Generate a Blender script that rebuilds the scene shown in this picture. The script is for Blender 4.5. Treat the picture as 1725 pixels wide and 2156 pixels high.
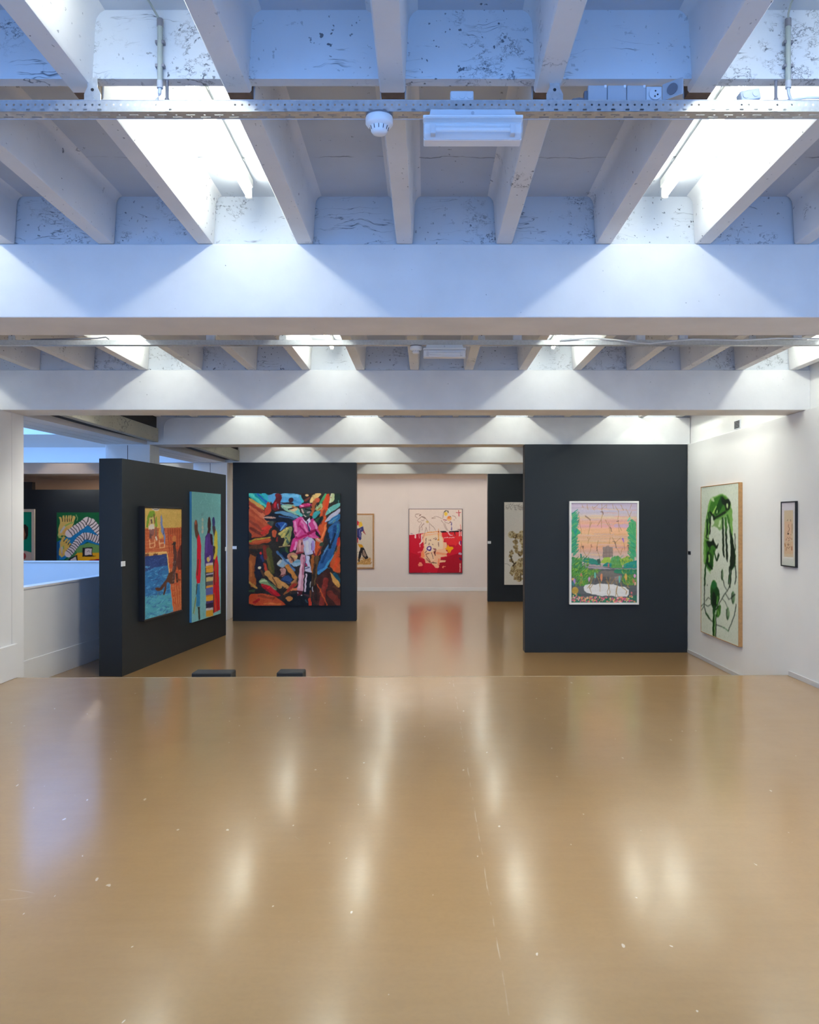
import bpy, bmesh, math, random
import numpy as np
from mathutils import Vector, Matrix

# ------------------------------------------------------------------ clear
for o in list(bpy.data.objects): bpy.data.objects.remove(o)
SC = bpy.context.scene
COL = SC.collection
R = math.radians

# ------------------------------------------------------------------ camera
F = 1725.0                     # focal length in pixels of the 1725 x 2156 frame
VPX, VPY = 898.0, 1096.0       # vanishing point of the ribs
EYE = 1.70                     # eye height above the raised floor (z = 0)
cam_d = bpy.data.cameras.new('camera'); cam = bpy.data.objects.new('camera', cam_d); COL.objects.link(cam)
cam_d.sensor_fit = 'HORIZONTAL'; cam_d.sensor_width = 36.0; cam_d.lens = 36.0 * F / 1725.0
cam_d.shift_x = -(VPX - 862.5) / 1725.0
cam_d.shift_y = (VPY - 1078.0) / 1725.0
cam_d.clip_start = 0.05
cam.location = (0, 0, EYE); cam.rotation_euler = (R(90), 0, 0)
SC.camera = cam

# ------------------------------------------------------------------ daylight and exposure
world = bpy.data.worlds.new('world'); SC.world = world; world.use_nodes = True
bg = world.node_tree.nodes['Background']
bg.inputs['Color'].default_value = (0.21, 0.45, 1.0, 1); bg.inputs['Strength'].default_value = 3.1
SC.view_settings.view_transform = 'Standard'; SC.view_settings.look = 'None'
SC.view_settings.gamma = 1.0; SC.view_settings.use_curve_mapping = False
SC.view_settings.exposure = 0.28
TUBE_POWER = 38.0
FILL_POWER = 120.0

# ------------------------------------------------------------------ measures (metres)
B = 3.926                       # beam spacing
D1 = 4.69                       # front face of the first beam
BT = 0.455                      # beam thickness
ZB = EYE + 1.163                # underside of the beams
ZR = EYE + 1.584                # underside of the ribs
ZS = EYE + 1.859                # underside of the slab
PITCH = 0.570; RIB0 = -0.125; RW = 0.095
XW = 3.98                       # face of the display wall
ZL = -0.307                     # lower floor
EDGE = 8.93                     # edge of the raised floor
def DB(k): return D1 + B * (k - 1)
def ribx(k): return RIB0 + PITCH * k
def xl(y): return -4.46 + 0.0585 * (y - 9.07)       # inner face of the columns by the void
def ray(px, py): return Vector(((px - VPX) / F, 1.0, (VPY - py) / F))
def on_plane(px, py, p, n):
    r = ray(px, py); c = Vector((0, 0, EYE)); t = (Vector(p) - c).dot(n) / r.dot(n)
    return c + r * t

# ------------------------------------------------------------------ materials
def srgb(r, g, b):
    f = lambda c: (c / 12.92 if c <= 0.04045 else ((c + 0.055) / 1.055) ** 2.4)
    return (f(r / 255), f(g / 255), f(b / 255), 1)
MATS = {}
def newmat(name):
    m = bpy.data.materials.new(name); m.use_nodes = True; MATS[name] = m
    nt = m.node_tree; return m, nt, nt.nodes['Principled BSDF']
def N(nt, typ, **kw):
    n = nt.nodes.new(typ)
    for k, v in kw.items(): setattr(n, k, v)
    return n
def L(nt, a, b): nt.links.new(a, b)
def math_n(nt, op, a, b=None, clamp=False):
    n = N(nt, 'ShaderNodeMath', operation=op, use_clamp=clamp)
    for i, v in enumerate((a, b)):
        if v is None: continue
        if isinstance(v, (int, float)): n.inputs[i].default_value = v
        else: L(nt, v, n.inputs[i])
    return n.outputs[0]
def noise(nt, vec, scale, detail=3, rough=0.5):
    n = N(nt, 'ShaderNodeTexNoise'); n.inputs['Scale'].default_value = scale
    n.inputs['Detail'].default_value = detail; n.inputs['Roughness'].default_value = rough
    L(nt, vec, n.inputs['Vector']); return n.outputs['Fac']
def ramp(nt, fac, a, b):
    n = N(nt, 'ShaderNodeMapRange'); n.inputs['From Min'].default_value = a; n.inputs['From Max'].default_value = b
    n.clamp = True; L(nt, fac, n.inputs['Value']); return n.outputs['Result']
def mixc(nt, fac, a, b):
    n = N(nt, 'ShaderNodeMix', data_type='RGBA')
    if isinstance(fac, (int, float)): n.inputs[0].default_value = fac
    else: L(nt, fac, n.inputs[0])
    for i, v in ((6, a), (7, b)):
        if isinstance(v, tuple): n.inputs[i].default_value = v
        else: L(nt, v, n.inputs[i])
    return n.outputs[2]
def scaled(nt, vec, s):
    n = N(nt, 'ShaderNodeMapping'); n.inputs['Scale'].default_value = s; L(nt, vec, n.inputs['Vector']); return n.outputs[0]
def position(nt): return N(nt, 'ShaderNodeNewGeometry').outputs['Position']
def bump(nt, bsdf, h, strength=0.2, dist=0.01):
    n = N(nt, 'ShaderNodeBump'); n.inputs['Strength'].default_value = strength; n.inputs['Distance'].default_value = dist
    L(nt, h, n.inputs['Height']); L(nt, n.outputs[0], bsdf.inputs['Normal'])

def plain(name, col, rough=0.5, metal=0.0, var=0.06, scale=8.0, spec=0.5):
    m, nt, b = newmat(name)
    n = noise(nt, position(nt), scale, 4)
    c2 = tuple(max(0, c * (1 - 2.5 * var)) for c in col[:3]) + (1,)
    L(nt, mixc(nt, ramp(nt, n, 0.25, 0.75), c2, col), b.inputs['Base Color'])
    b.inputs['Roughness'].default_value = rough; b.inputs['Metallic'].default_value = metal
    b.inputs['Specular IOR Level'].default_value = spec
    return m

def concrete(name, col, dark=(0.05, 0.06, 0.08, 1), speck=0.66, flake=0.60, boards=0.0, seam=None):
    m, nt, b = newmat(name); P = position(nt)
    wob = N(nt, 'ShaderNodeTexNoise'); wob.inputs['Scale'].default_value = 6; wob.inputs['Detail'].default_value = 3; L(nt, P, wob.inputs['Vector'])
    wv = N(nt, 'ShaderNodeVectorMath', operation='SCALE'); L(nt, wob.outputs['Color'], wv.inputs[0]); wv.inputs['Scale'].default_value = 0.09
    pw = N(nt, 'ShaderNodeVectorMath', operation='ADD'); L(nt, P, pw.inputs[0]); L(nt, wv.outputs[0], pw.inputs[1]); PW = pw.outputs[0]
    base = mixc(nt, ramp(nt, noise(nt, P, 3.0, 5), 0.3, 0.7), tuple(c * 0.90 for c in col[:3]) + (1,), col)
    sp = ramp(nt, noise(nt, scaled(nt, P, (1, 0.7, 1)), 42, 2, 0.55), speck, speck + 0.03)
    sp = math_n(nt, 'MULTIPLY', sp, ramp(nt, noise(nt, P, 2.2, 2), 0.42, 0.62))
    rg = noise(nt, scaled(nt, PW, (1.0, 0.6, 1.7)), 11, 7, 0.72)
    cr = math_n(nt, 'SUBTRACT', 1.0, ramp(nt, math_n(nt, 'ABSOLUTE', math_n(nt, 'SUBTRACT', rg, 0.5)), 0.004, 0.016))
    cr = math_n(nt, 'MAXIMUM', cr, ramp(nt, noise(nt, scaled(nt, PW, (1.0, 0.7, 1.4)), 38, 4, 0.6), 0.62, 0.66))
    cr = math_n(nt, 'MULTIPLY', cr, ramp(nt, noise(nt, P, 14, 3), 0.44, 0.56))
    cr = math_n(nt, 'MULTIPLY', cr, ramp(nt, noise(nt, P, 2.6, 3), flake, flake + 0.05))
    marks = math_n(nt, 'MAXIMUM', sp, cr)
    # long shallow tears in the paint, running along the shuttering boards
    lf = noise(nt, scaled(nt, PW, (0.9, 0.9, 11)), 1.6, 4)
    ln = math_n(nt, 'SUBTRACT', 1.0, ramp(nt, math_n(nt, 'ABSOLUTE', math_n(nt, 'SUBTRACT', lf, 0.5)), 0.0, 0.009))
    ln = math_n(nt, 'MULTIPLY', ln, ramp(nt, noise(nt, P, 5, 3), 0.5, 0.6))
    if boards: marks = math_n(nt, 'MAXIMUM', marks, math_n(nt, 'MULTIPLY', ln, boards))
    if seam is not None:
        sx = N(nt, 'ShaderNodeSeparateXYZ'); L(nt, PW, sx.inputs[0])
        y = math_n(nt, 'WRAP', sx.outputs['Y']); y.node.inputs[1].default_value = B; y.node.inputs[2].default_value = 0.0
        d = math_n(nt, 'ABSOLUTE', math_n(nt, 'SUBTRACT', y, seam))
        s = math_n(nt, 'SUBTRACT', 1.0, ramp(nt, d, 0.002, 0.006))
        s = math_n(nt, 'MULTIPLY', s, ramp(nt, noise(nt, P, 7, 3), 0.38, 0.55))
        marks = math_n(nt, 'MAXIMUM', marks, math_n(nt, 'MULTIPLY', s, 0.8))
    marks = math_n(nt, 'MULTIPLY', marks, 0.85)
    L(nt, mixc(nt, marks, base, dark), b.inputs['Base Color'])
    b.inputs['Roughness'].default_value = 0.6; b.inputs['Specular IOR Level'].default_value = 0.3
    h = math_n(nt, 'SUBTRACT', math_n(nt, 'MULTIPLY', noise(nt, P, 30, 4), 0.35), marks)
    bump(nt, b, h, 0.35, 0.006)
    return m

WHITE = (0.80, 0.80, 0.79, 1)
M_slab = concrete('painted_slab', (0.54, 0.59, 0.66, 1), speck=0.72, flake=0.66, seam=0.264 + 0.05)  # white paint; daylight blue is mixed into slab and end panel colours
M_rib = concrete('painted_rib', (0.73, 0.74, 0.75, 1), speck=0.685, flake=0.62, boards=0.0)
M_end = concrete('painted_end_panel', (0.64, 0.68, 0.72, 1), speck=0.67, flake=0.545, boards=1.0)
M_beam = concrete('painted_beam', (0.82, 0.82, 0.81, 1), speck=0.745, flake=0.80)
M_wall = plain('white_wall_paint', (0.88, 0.88, 0.87, 1), 0.55, var=0.012, scale=2.5, spec=0.3)
M_backwall = plain('warm_white_wall_paint', (0.85, 0.80, 0.77, 1), 0.55, var=0.012, scale=2.5, spec=0.3)
M_tan = plain('tan_lamplit_wall', (0.55, 0.36, 0.24, 1), 0.6, var=0.04, scale=2.5)  # tan stands in for warm lamplight; the wall's own colour is unknown
M_clad = plain('column_cladding', (0.87, 0.87, 0.87, 1), 0.5, var=0.012, scale=2.5, spec=0.3)
M_edge = concrete('raw_edge_beam', (0.42, 0.42, 0.36, 1), speck=0.6, flake=0.55)
M_gapd = plain('dark_gap', (0.02, 0.02, 0.022, 1), 0.8)
M_char = plain('charcoal_wall_paint', (0.0115, 0.0165, 0.0215, 1), 0.55, var=0.03, scale=3.0, spec=0.35)
M_brown = plain('bare_timber_packer', (0.16, 0.11, 0.08, 1), 0.8, var=0.15, scale=40)
M_steel = plain('galvanised_steel', (0.62, 0.65, 0.68, 1), 0.38, 0.75, var=0.08, scale=60)
M_white_pl = plain('white_plastic', (0.82, 0.84, 0.86, 1), 0.35, var=0.01)
M_grey_pl = plain('grey_plastic', (0.46, 0.48, 0.52, 1), 0.45, var=0.03)
M_lgrey_pl = plain('pale_grey_plastic', (0.66, 0.69, 0.73, 1), 0.45, var=0.03)
M_dgrey_pl = plain('dark_grey_conduit', (0.20, 0.20, 0.23, 1), 0.5, var=0.04)
M_conduit = plain('grey_green_conduit', (0.36, 0.40, 0.37, 1), 0.45, var=0.04)
M_black = plain('black_paint', (0.008, 0.008, 0.010, 1), 0.4, var=0.03)
M_oak = plain('oak_frame', (0.50, 0.27, 0.10, 1), 0.5, var=0.12, scale=30)
M_whiteframe = plain('white_frame', (0.86, 0.84, 0.79, 1), 0.4, var=0.01)
M_cream = plain('cream_frame', (0.68, 0.62, 0.52, 1), 0.5, var=0.02)
M_stool = plain('charcoal_upholstery', (0.035, 0.037, 0.04, 1), 0.8, var=0.1, scale=120)
M_nosing = plain('pale_nosing', (0.46, 0.36, 0.23, 1), 0.35, 0.0, var=0.15, scale=20)
M_base = plain('grey_skirting', (0.62, 0.62, 0.63, 1), 0.4, var=0.02)
M_brick = plain('brick_pier', (0.36, 0.19, 0.12, 1), 0.8, var=0.2, scale=25)
M_batten = plain('white_enamel', (0.86, 0.85, 0.80, 1), 0.35, var=0.01)
M_cap = plain('balustrade_cap', (0.86, 0.86, 0.86, 1), 0.4, var=0.01)
M_winframe = plain('window_frame', (0.25, 0.26, 0.27, 1), 0.4, var=0.02)

def emit(name, col, s):
    m = bpy.data.materials.new(name); m.use_nodes = True; nt = m.node_tree
    nt.nodes.remove(nt.nodes['Principled BSDF'])
    e = N(nt, 'ShaderNodeEmission'); e.inputs['Color'].default_value = col; e.inputs['Strength'].default_value = s
    L(nt, e.outputs[0], nt.nodes['Material Output'].inputs[0]); return m
M_tube = emit('fluorescent_tube', (0.98, 1.0, 0.88, 1), TUBE_POWER)
M_tubewarm = emit('warm_fluorescent_tube', (1.0, 0.72, 0.48, 1), TUBE_POWER * 0.8)

def diffuser():
    m, nt, b = newmat('clear_ribbed_diffuser')
    b.inputs['Base Color'].default_value = (0.85, 0.86, 0.87, 1); b.inputs['Roughness'].default_value = 0.25
    w = N(nt, 'ShaderNodeTexWave'); w.inputs['Scale'].default_value = 60; L(nt, position(nt), w.inputs['Vector'])
    bump(nt, b, w.outputs['Fac'], 0.15, 0.002)
    t = N(nt, 'ShaderNodeBsdfTransparent'); mx = N(nt, 'ShaderNodeMixShader'); mx.inputs[0].default_value = 0.72
    L(nt, b.outputs[0], mx.inputs[1]); L(nt, t.outputs[0], mx.inputs[2])
    L(nt, mx.outputs[0], nt.nodes['Material Output'].inputs[0]); return m
M_diff = diffuser()

def floor_mat():
    m, nt, b = newmat('brown_gloss_floor_paint'); P = position(nt)
    n1 = noise(nt, scaled(nt, P, (1, 0.5, 1)), 0.9, 5, 0.6); n2 = noise(nt, scaled(nt, P, (0.5, 3.0, 1)), 5, 4, 0.6); n3 = noise(nt, P, 40, 2)
    sx = N(nt, 'ShaderNodeSeparateXYZ'); L(nt, P, sx.inputs[0])
    raised = math_n(nt, 'LESS_THAN', sx.outputs['Y'], EDGE)      # only the raised floor is chipped, mottled and scratched
    c = mixc(nt, math_n(nt, 'MULTIPLY', ramp(nt, n1, 0.3, 0.7), raised), (0.330, 0.186, 0.066, 1), (0.405, 0.238, 0.090, 1))
    c = mixc(nt, math_n(nt, 'MULTIPLY', math_n(nt, 'MULTIPLY', ramp(nt, n2, 0.35, 0.7), 0.2), raised), c, (0.45, 0.275, 0.115, 1))
    c = mixc(nt, math_n(nt, 'MULTIPLY', math_n(nt, 'MULTIPLY', ramp(nt, n3, 0.4, 0.75), 0.22), raised), c, (0.29, 0.165, 0.068, 1))
    # chips and specks of pale screed under the paint
    chip = ramp(nt, noise(nt, scaled(nt, P, (1.0, 0.45, 1)), 26, 1), 0.775, 0.785)
    lf = noise(nt, scaled(nt, P, (0.35, 1.1, 1)), 1.3, 2)
    scr = math_n(nt, 'SUBTRACT', 1.0, ramp(nt, math_n(nt, 'ABSOLUTE', math_n(nt, 'SUBTRACT', lf, 0.52)), 0.0, 0.0012))
    scr = math_n(nt, 'MULTIPLY', scr, ramp(nt, noise(nt, P, 2.3, 2), 0.66, 0.72))
    # the joint line that runs the length of the raised floor
    wob = math_n(nt, 'MULTIPLY', math_n(nt, 'SUBTRACT', noise(nt, P, 3, 2), 0.5), 0.02)
    dx = math_n(nt, 'ABSOLUTE', math_n(nt, 'ADD', math_n(nt, 'SUBTRACT', sx.outputs['X'], 0.285), wob))
    jl = math_n(nt, 'SUBTRACT', 1.0, ramp(nt, dx, 0.0012, 0.0035))
    jl = math_n(nt, 'MULTIPLY', jl, ramp(nt, noise(nt, P, 6, 3), 0.45, 0.6))
    jl = math_n(nt, 'MULTIPLY', jl, math_n(nt, 'LESS_THAN', sx.outputs['Y'], EDGE))
    mk = math_n(nt, 'MAXIMUM', chip, math_n(nt, 'MULTIPLY', math_n(nt, 'MAXIMUM', scr, jl), 0.5))
    mk = math_n(nt, 'MULTIPLY', mk, raised)
    c = mixc(nt, mk, c, (0.62, 0.52, 0.40, 1))
    L(nt, c, b.inputs['Base Color'])
    r = ramp(nt, noise(nt, P, 4, 4), 0.3, 0.7)
    r = math_n(nt, 'ADD', math_n(nt, 'MULTIPLY', math_n(nt, 'MULTIPLY', r, 0.03), raised), 0.34)
    L(nt, r, b.inputs['Roughness']); b.inputs['IOR'].default_value = 1.45
    b.inputs['Coat Weight'].default_value = 0.8; b.inputs['Coat Roughness'].default_value = 0.165; b.inputs['Coat IOR'].default_value = 1.5
    return m
M_floor = floor_mat()

# ------------------------------------------------------------------ mesh helpers
class MB:
    def __init__(s): s.v = []; s.f = []
    def add(s, vs, fs):
        o = len(s.v); s.v += [tuple(v) for v in vs]; s.f += [tuple(i + o for i in f) for f in fs]; return s
    def box(s, x0, x1, y0, y1, z0, z1):
        return s.add([(x, y, z) for z in (z0, z1) for y in (y0, y1) for x in (x0, x1)],
                     [(0, 2, 3, 1), (4, 5, 7, 6), (0, 1, 5, 4), (2, 6, 7, 3), (0, 4, 6, 2), (1, 3, 7, 5)])
    def prism(s, prof, a, b, axis='y'):
        n = len(prof)
        def mk(p, t): return {'y': (p[0], t, p[1]), 'x': (t, p[0], p[1]), 'z': (p[0], p[1], t)}[axis]
        s.add([mk(p, a) for p in prof] + [mk(p, b) for p in prof],
              [tuple(range(n)), tuple(range(2 * n - 1, n - 1, -1))] + [(i, i + n, (i + 1) % n + n, (i + 1) % n) for i in range(n)])
        return s
    def hexa(s, bot, top):      # bottom and top loops of four points
        return s.add(list(bot) + list(top), [(3, 2, 1, 0), (4, 5, 6, 7), (0, 1, 5, 4), (1, 2, 6, 5), (2, 3, 7, 6), (3, 0, 4, 7)])
    def tube(s, pts, r, n=10):
        pts = [Vector(p) for p in pts]; rings = []
        for i, p in enumerate(pts):
            d = (pts[min(i + 1, len(pts) - 1)] - pts[max(i - 1, 0)]).normalized()
            u = d.cross(Vector((0, 0, 1)) if abs(d.z) < 0.9 else Vector((1, 0, 0))).normalized(); w = d.cross(u)
            rr = r[i] if isinstance(r, (list, tuple)) else r
            rings += [p + (u * math.cos(2 * math.pi * k / n) + w * math.sin(2 * math.pi * k / n)) * rr for k in range(n)]
        m = len(pts)
        fs = [(i * n + k, i * n + (k + 1) % n, (i + 1) * n + (k + 1) % n, (i + 1) * n + k) for i in range(m - 1) for k in range(n)]
        fs += [tuple(range(n - 1, -1, -1)), tuple((m - 1) * n + k for k in range(n))]
        return s.add(rings, fs)
    def lathe(s, prof, n=28, cx=0, cy=0):
        vs = [(cx + r * math.cos(2 * math.pi * k / n), cy + r * math.sin(2 * math.pi * k / n), z) for r, z in prof for k in range(n)]
        m = len(prof)
        fs = [(i * n + k, i * n + (k + 1) % n, (i + 1) * n + (k + 1) % n, (i + 1) * n + k) for i in range(m - 1) for k in range(n)]
        fs += [tuple(range(n - 1, -1, -1)), tuple((m - 1) * n + k for k in range(n))]
        return s.add(vs, fs)
    def build(s, name, mat, parent=None, loc=(0, 0, 0), rotz=0, bev=0, seg=2, smooth=False):
        me = bpy.data.meshes.new(name); bm = bmesh.new()
        vv = [bm.verts.new(v) for v in s.v]
        for f in s.f:
            try: bm.faces.new([vv[i] for i in f])
            except ValueError: pass
        bmesh.ops.recalc_face_normals(bm, faces=bm.faces)
        if bev: bmesh.ops.bevel(bm, geom=[e for e in bm.edges if e.calc_face_angle(0) > 0.5], offset=bev, segments=seg, affect='EDGES', profile=0.5)
        bm.to_mesh(me); bm.free()
        if smooth:
            for p in me.polygons: p.use_smooth = True
            try: me.set_sharp_from_angle(angle=R(40))
            except Exception: pass
        if mat: me.materials.append(mat)
        o = bpy.data.objects.new(name, me); COL.objects.link(o)
        o.parent = parent; o.location = loc; o.rotation_euler = (0, 0, rotz); return o

def struct(o): o['kind'] = 'structure'; return o
def tag(o, label, cat, group=None):
    o['label'] = label; o['category'] = cat
    if group: o['group'] = group
    return o
def thing(name, label, cat, loc=(0, 0, 0), rotz=0, group=None):
    o = bpy.data.objects.new(name, None); COL.objects.link(o); o.empty_display_size = 0.1
    o.location = loc; o.rotation_euler = (0, 0, rotz); return tag(o, label, cat, group)
def dup(root, loc, rotz=None, label=None, group=None):
    r = root.copy(); COL.objects.link(r); r.location = loc
    if rotz is not None: r.rotation_euler = (0, 0, rotz)
    if label: r['label'] = label
    if group: r['group'] = group
    for ch in list(root.children):
        c = ch.copy(); COL.objects.link(c); c.parent = r
        for g in list(ch.children):
            d = g.copy(); COL.objects.link(d); d.parent = c
    return r
def copy_mesh(o, name, parent, loc):
    c = o.copy(); c.name = name; COL.objects.link(c); c.parent = parent; c.location = loc; return c

# ------------------------------------------------------------------ floors
XL0 = -6.6                       # wall to the side of the raised floor
fl = MB(); y0, y1 = 8.84, 9.02   # the edge runs a little askew
xa, xb = XL0, XW + 0.1
ya, yb = EDGE + (xa) * 0.018, EDGE + xb * 0.018
fl.hexa([(xa, -1.3, ZL - 0.1), (xb, -1.3, ZL - 0.1), (xb, yb, ZL - 0.1), (xa, ya, ZL - 0.1)], [(xa, -1.3, 0), (xb, -1.3, 0), (xb, yb, 0), (xa, ya, 0)])
struct(fl.build('floor', M_floor))
lf = MB().box(-13.2, XW + 0.1, 8.4, 23.6, ZL - 0.15, ZL)
struct(lf.build('floor_lower', M_floor))
nz = MB(); nz.hexa([(xa, ya - 0.03, -0.02), (xb, yb - 0.03, -0.02), (xb, yb + 0.006, -0.02), (xa, ya + 0.006, -0.02)],
                   [(xa, ya - 0.012, 0.0015), (xb, yb - 0.012, 0.0015), (xb, yb + 0.006, 0.0015), (xa, ya + 0.006, 0.0015)])
struct(nz.build('trim_1', M_nosing))

# ------------------------------------------------------------------ walls
struct(MB().box(XW, XW + 0.12, -1.3, 23.4, ZL, ZB - 0.003).build('wall_right', M_wall, bev=0.004))
struct(MB().box(XW + 0.06, XW + 0.2, -1.3, 23.4, ZB - 0.003, ZS + 0.25).build('wall_right_upper', M_wall))
struct(MB().box(-5.2, XW + 0.2, 23.30, 23.45, ZL, ZS + 0.25).build('wall_back', M_backwall))
struct(MB().box(-13.2, -5.2, 23.30, 23.45, ZL, ZS + 0.25).build('wall_back_left', M_tan))
struct(MB().box(XL0 - 0.15, XL0, -1.3, 9.07, ZL, ZS + 0.25).build('wall_left', M_wall))
struct(MB().box(-13.2, -5.14, 9.07, 9.22, ZL, ZS + 1.4).build('wall_left_return', M_wall))
struct(MB().box(-13.35, -13.2, 9.07, 23.45, ZL, ZS + 1.4).build('wall_left_outer', M_wall))
# skirtings
struct(MB().box(XW - 0.012, XW, EDGE + 0.09, 12.46, ZL, ZL + 0.055).build('baseboard_right', M_base, bev=0.003))
struct(MB().box(XW - 0.012, XW, -1.2, EDGE + 0.05, 0, 0.055).build('baseboard_right_upper', M_base, bev=0.003))
struct(MB().box(-5.2, XW, 23.285, 23.30, ZL, ZL + 0.11).build('baseboard_back', M_wall, bev=0.004))
# lowered soffit before the back wall
struct(MB().box(-13.2, XW + 0.06, DB(5) + BT + 0.30, 23.3, EYE + 1.184, EYE + 1.30).build('ceiling_soffit', M_backwall))  # front edge set back to leave a slot for the added battens

# glazed wall behind the viewpoint: daylight enters here
wn = struct(MB().box(XL0, XW, -1.26, -1.18, 0, 0.12).build('window_1', M_winframe))
for x in np.linspace(XL0 + 0.03, XW - 0.03, 8): MB().box(x - 0.03, x + 0.03, -1.26, -1.18, 0.12, ZS).build('mullion', M_winframe, wn)
MB().box(XL0, XW, -1.255, -1.185, 2.2, 2.26).build('transom', M_winframe, wn)

# ------------------------------------------------------------------ ceiling: slab, ribs, end panels, beams
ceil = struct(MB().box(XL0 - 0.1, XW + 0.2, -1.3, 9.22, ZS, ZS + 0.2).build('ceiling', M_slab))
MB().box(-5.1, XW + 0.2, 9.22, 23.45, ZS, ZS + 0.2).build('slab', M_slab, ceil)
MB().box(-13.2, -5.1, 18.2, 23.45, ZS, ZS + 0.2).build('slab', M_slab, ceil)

def rib_profile(h, w=RW, draft=0.012, r=0.055, n=5):
    top = h; a = w / 2; b = a + draft
    pts = [(-a, 0.008), (-a + 0.006, 0), (a - 0.006, 0), (a, 0.008)]
    pts += [(b + r - r * math.cos(t), top - r + r * math.sin(t)) for t in np.linspace(0, math.pi / 2, n)]
    pts += [(-p[0], p[1]) for p in reversed(pts[4:])]
    return pts
H = ZS - ZR
near_len, far_len = 1.66, 1.60
rp = rib_profile(H + 0.004)
def rib_mesh(length):
    mb = MB(); mb.prism(rp, 0, length); o = mb.build('rib', M_rib, ceil, (0, 0, -50), smooth=True); return o
# slots per bay: joint between the two precast panels lies 1.657 m before the beam
JOINT = -1.657
rib_far = rib_mesh(-JOINT - 0.055); rib_near = rib_mesh(B - BT + JOINT); packer = MB().box(-RW / 2 + 0.004, RW / 2 - 0.004, 0, 0.059, 0.003, H - 0.05).build('packer', M_brown, ceil)
rib_first = rib_mesh(4.25)
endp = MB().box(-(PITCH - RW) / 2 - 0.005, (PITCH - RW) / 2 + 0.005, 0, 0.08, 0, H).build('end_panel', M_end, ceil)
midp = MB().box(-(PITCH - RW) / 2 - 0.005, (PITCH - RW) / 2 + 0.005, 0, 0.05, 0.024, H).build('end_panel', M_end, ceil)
protos = [rib_far, rib_near, packer, rib_first, endp, midp]
BAYR = {1: (-11, 6), 2: (-11, 6), 3: (-7, 6), 4: (-7, 6), 5: (-7, 6)}
for bay in range(1, 6):
    k0, k1 = BAYR[bay]; yb_ = DB(bay); yj = yb_ + JOINT
    for k in range(k0, k1 + 2):
        x = ribx(k)
        if bay >= 3 and x < -4.2: continue
        copy_mesh(rib_far, 'rib', ceil, (x, yj + 0.055, ZR))
        if bay == 1: copy_mesh(rib_first, 'rib', ceil, (x, yj - 4.25, ZR))
        else: copy_mesh(rib_near, 'rib', ceil, (x, DB(bay - 1) + BT, ZR))
        if bay <= 2: copy_mesh(packer, 'packer', ceil, (x, yj - 0.002, ZR))
        if k <= k1:
            xc = x + PITCH / 2
            copy_mesh(endp, 'end_panel', ceil, (xc, yb_ + 0.012, ZR))
            copy_mesh(midp, 'end_panel', ceil, (xc, yj - 0.05, ZR))
if True:      # the atrium-side strip of the far bay
    for k in range(-21, -7):
        copy_mesh(rib_near, 'rib', ceil, (ribx(k), DB(4) + BT + 1.3, ZR))
for p in protos: bpy.data.objects.remove(p)

def beam(k, x0, x1):
    y = DB(k)
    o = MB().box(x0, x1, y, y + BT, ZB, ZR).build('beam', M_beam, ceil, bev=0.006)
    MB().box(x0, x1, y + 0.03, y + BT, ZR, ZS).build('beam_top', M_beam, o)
    return o
beam(1, XL0, XW + 0.06); beam(2, XL0, XW + 0.06)
beam(3, -4.35, XW + 0.06); beam(4, -4.15, XW + 0.06); beam(5, -13.2, XW + 0.06)
# fascia with a rounded upper corner on the third beam
def fascia(k, xa_):
    y = DB(k); r = 0.16; zt = ZR - 0.01
    pr = [(xa_, ZB)] + [(xa_ + r - r * math.cos(t), zt - r + r * math.sin(t)) for t in np.linspace(0, math.pi / 2, 8)] + [(XW + 0.05, zt), (XW + 0.05, ZB)]
    MB().prism(pr, y - 0.025, y + 0.01).build('beam_fascia', M_beam, ceil, bev=0.004)
fascia(3, -4.02); fascia(4, -3.78)

# ------------------------------------------------------------------ columns, edge beams and the void
def column(name, xin, y, z0, width=0.68, plinth=True):
    o = struct(MB().box(-width, 0, 0, BT, 0, ZB - z0).build(name, M_clad, None, (xin, y, z0), bev=0.006))
    MB().box(-width / 2 - 0.004, -width / 2 + 0.004, -0.002, 0.01, 0.02, ZB - z0 - 0.01).build('joint', M_gapd, o)
    MB().box(-0.006, 0.0015, BT * 0.45 - 0.003, BT * 0.45 + 0.003, 0.02, ZB - z0 - 0.01).build('joint', M_base, o)
    if plinth: MB().box(-width - 0.03, 0.03, -0.03, BT - 0.0, 0, 0.37).build('plinth', M_clad, o, bev=0.006)
    return o
c1 = struct(MB().box(-0.68, 0, -0.4, BT, 0, ZB - ZL).build('column', M_clad, None, (-4.458, DB(2), ZL), bev=0.006))
MB().box(-0.006, 0.0012, BT * 0.42 - 0.003, BT * 0.42 + 0.003, 0.68, ZB - ZL - 0.01).build('joint', M_base, c1)
pl = MB().box(-0.72, 0.03, -0.44, 0.26, -ZL, 0.37 - ZL).build('plinth', M_clad, c1, bev=0.006)
column('column', -4.235, DB(3), ZL, plinth=False)
column('column', -4.005, DB(4), ZL, plinth=False)
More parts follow.
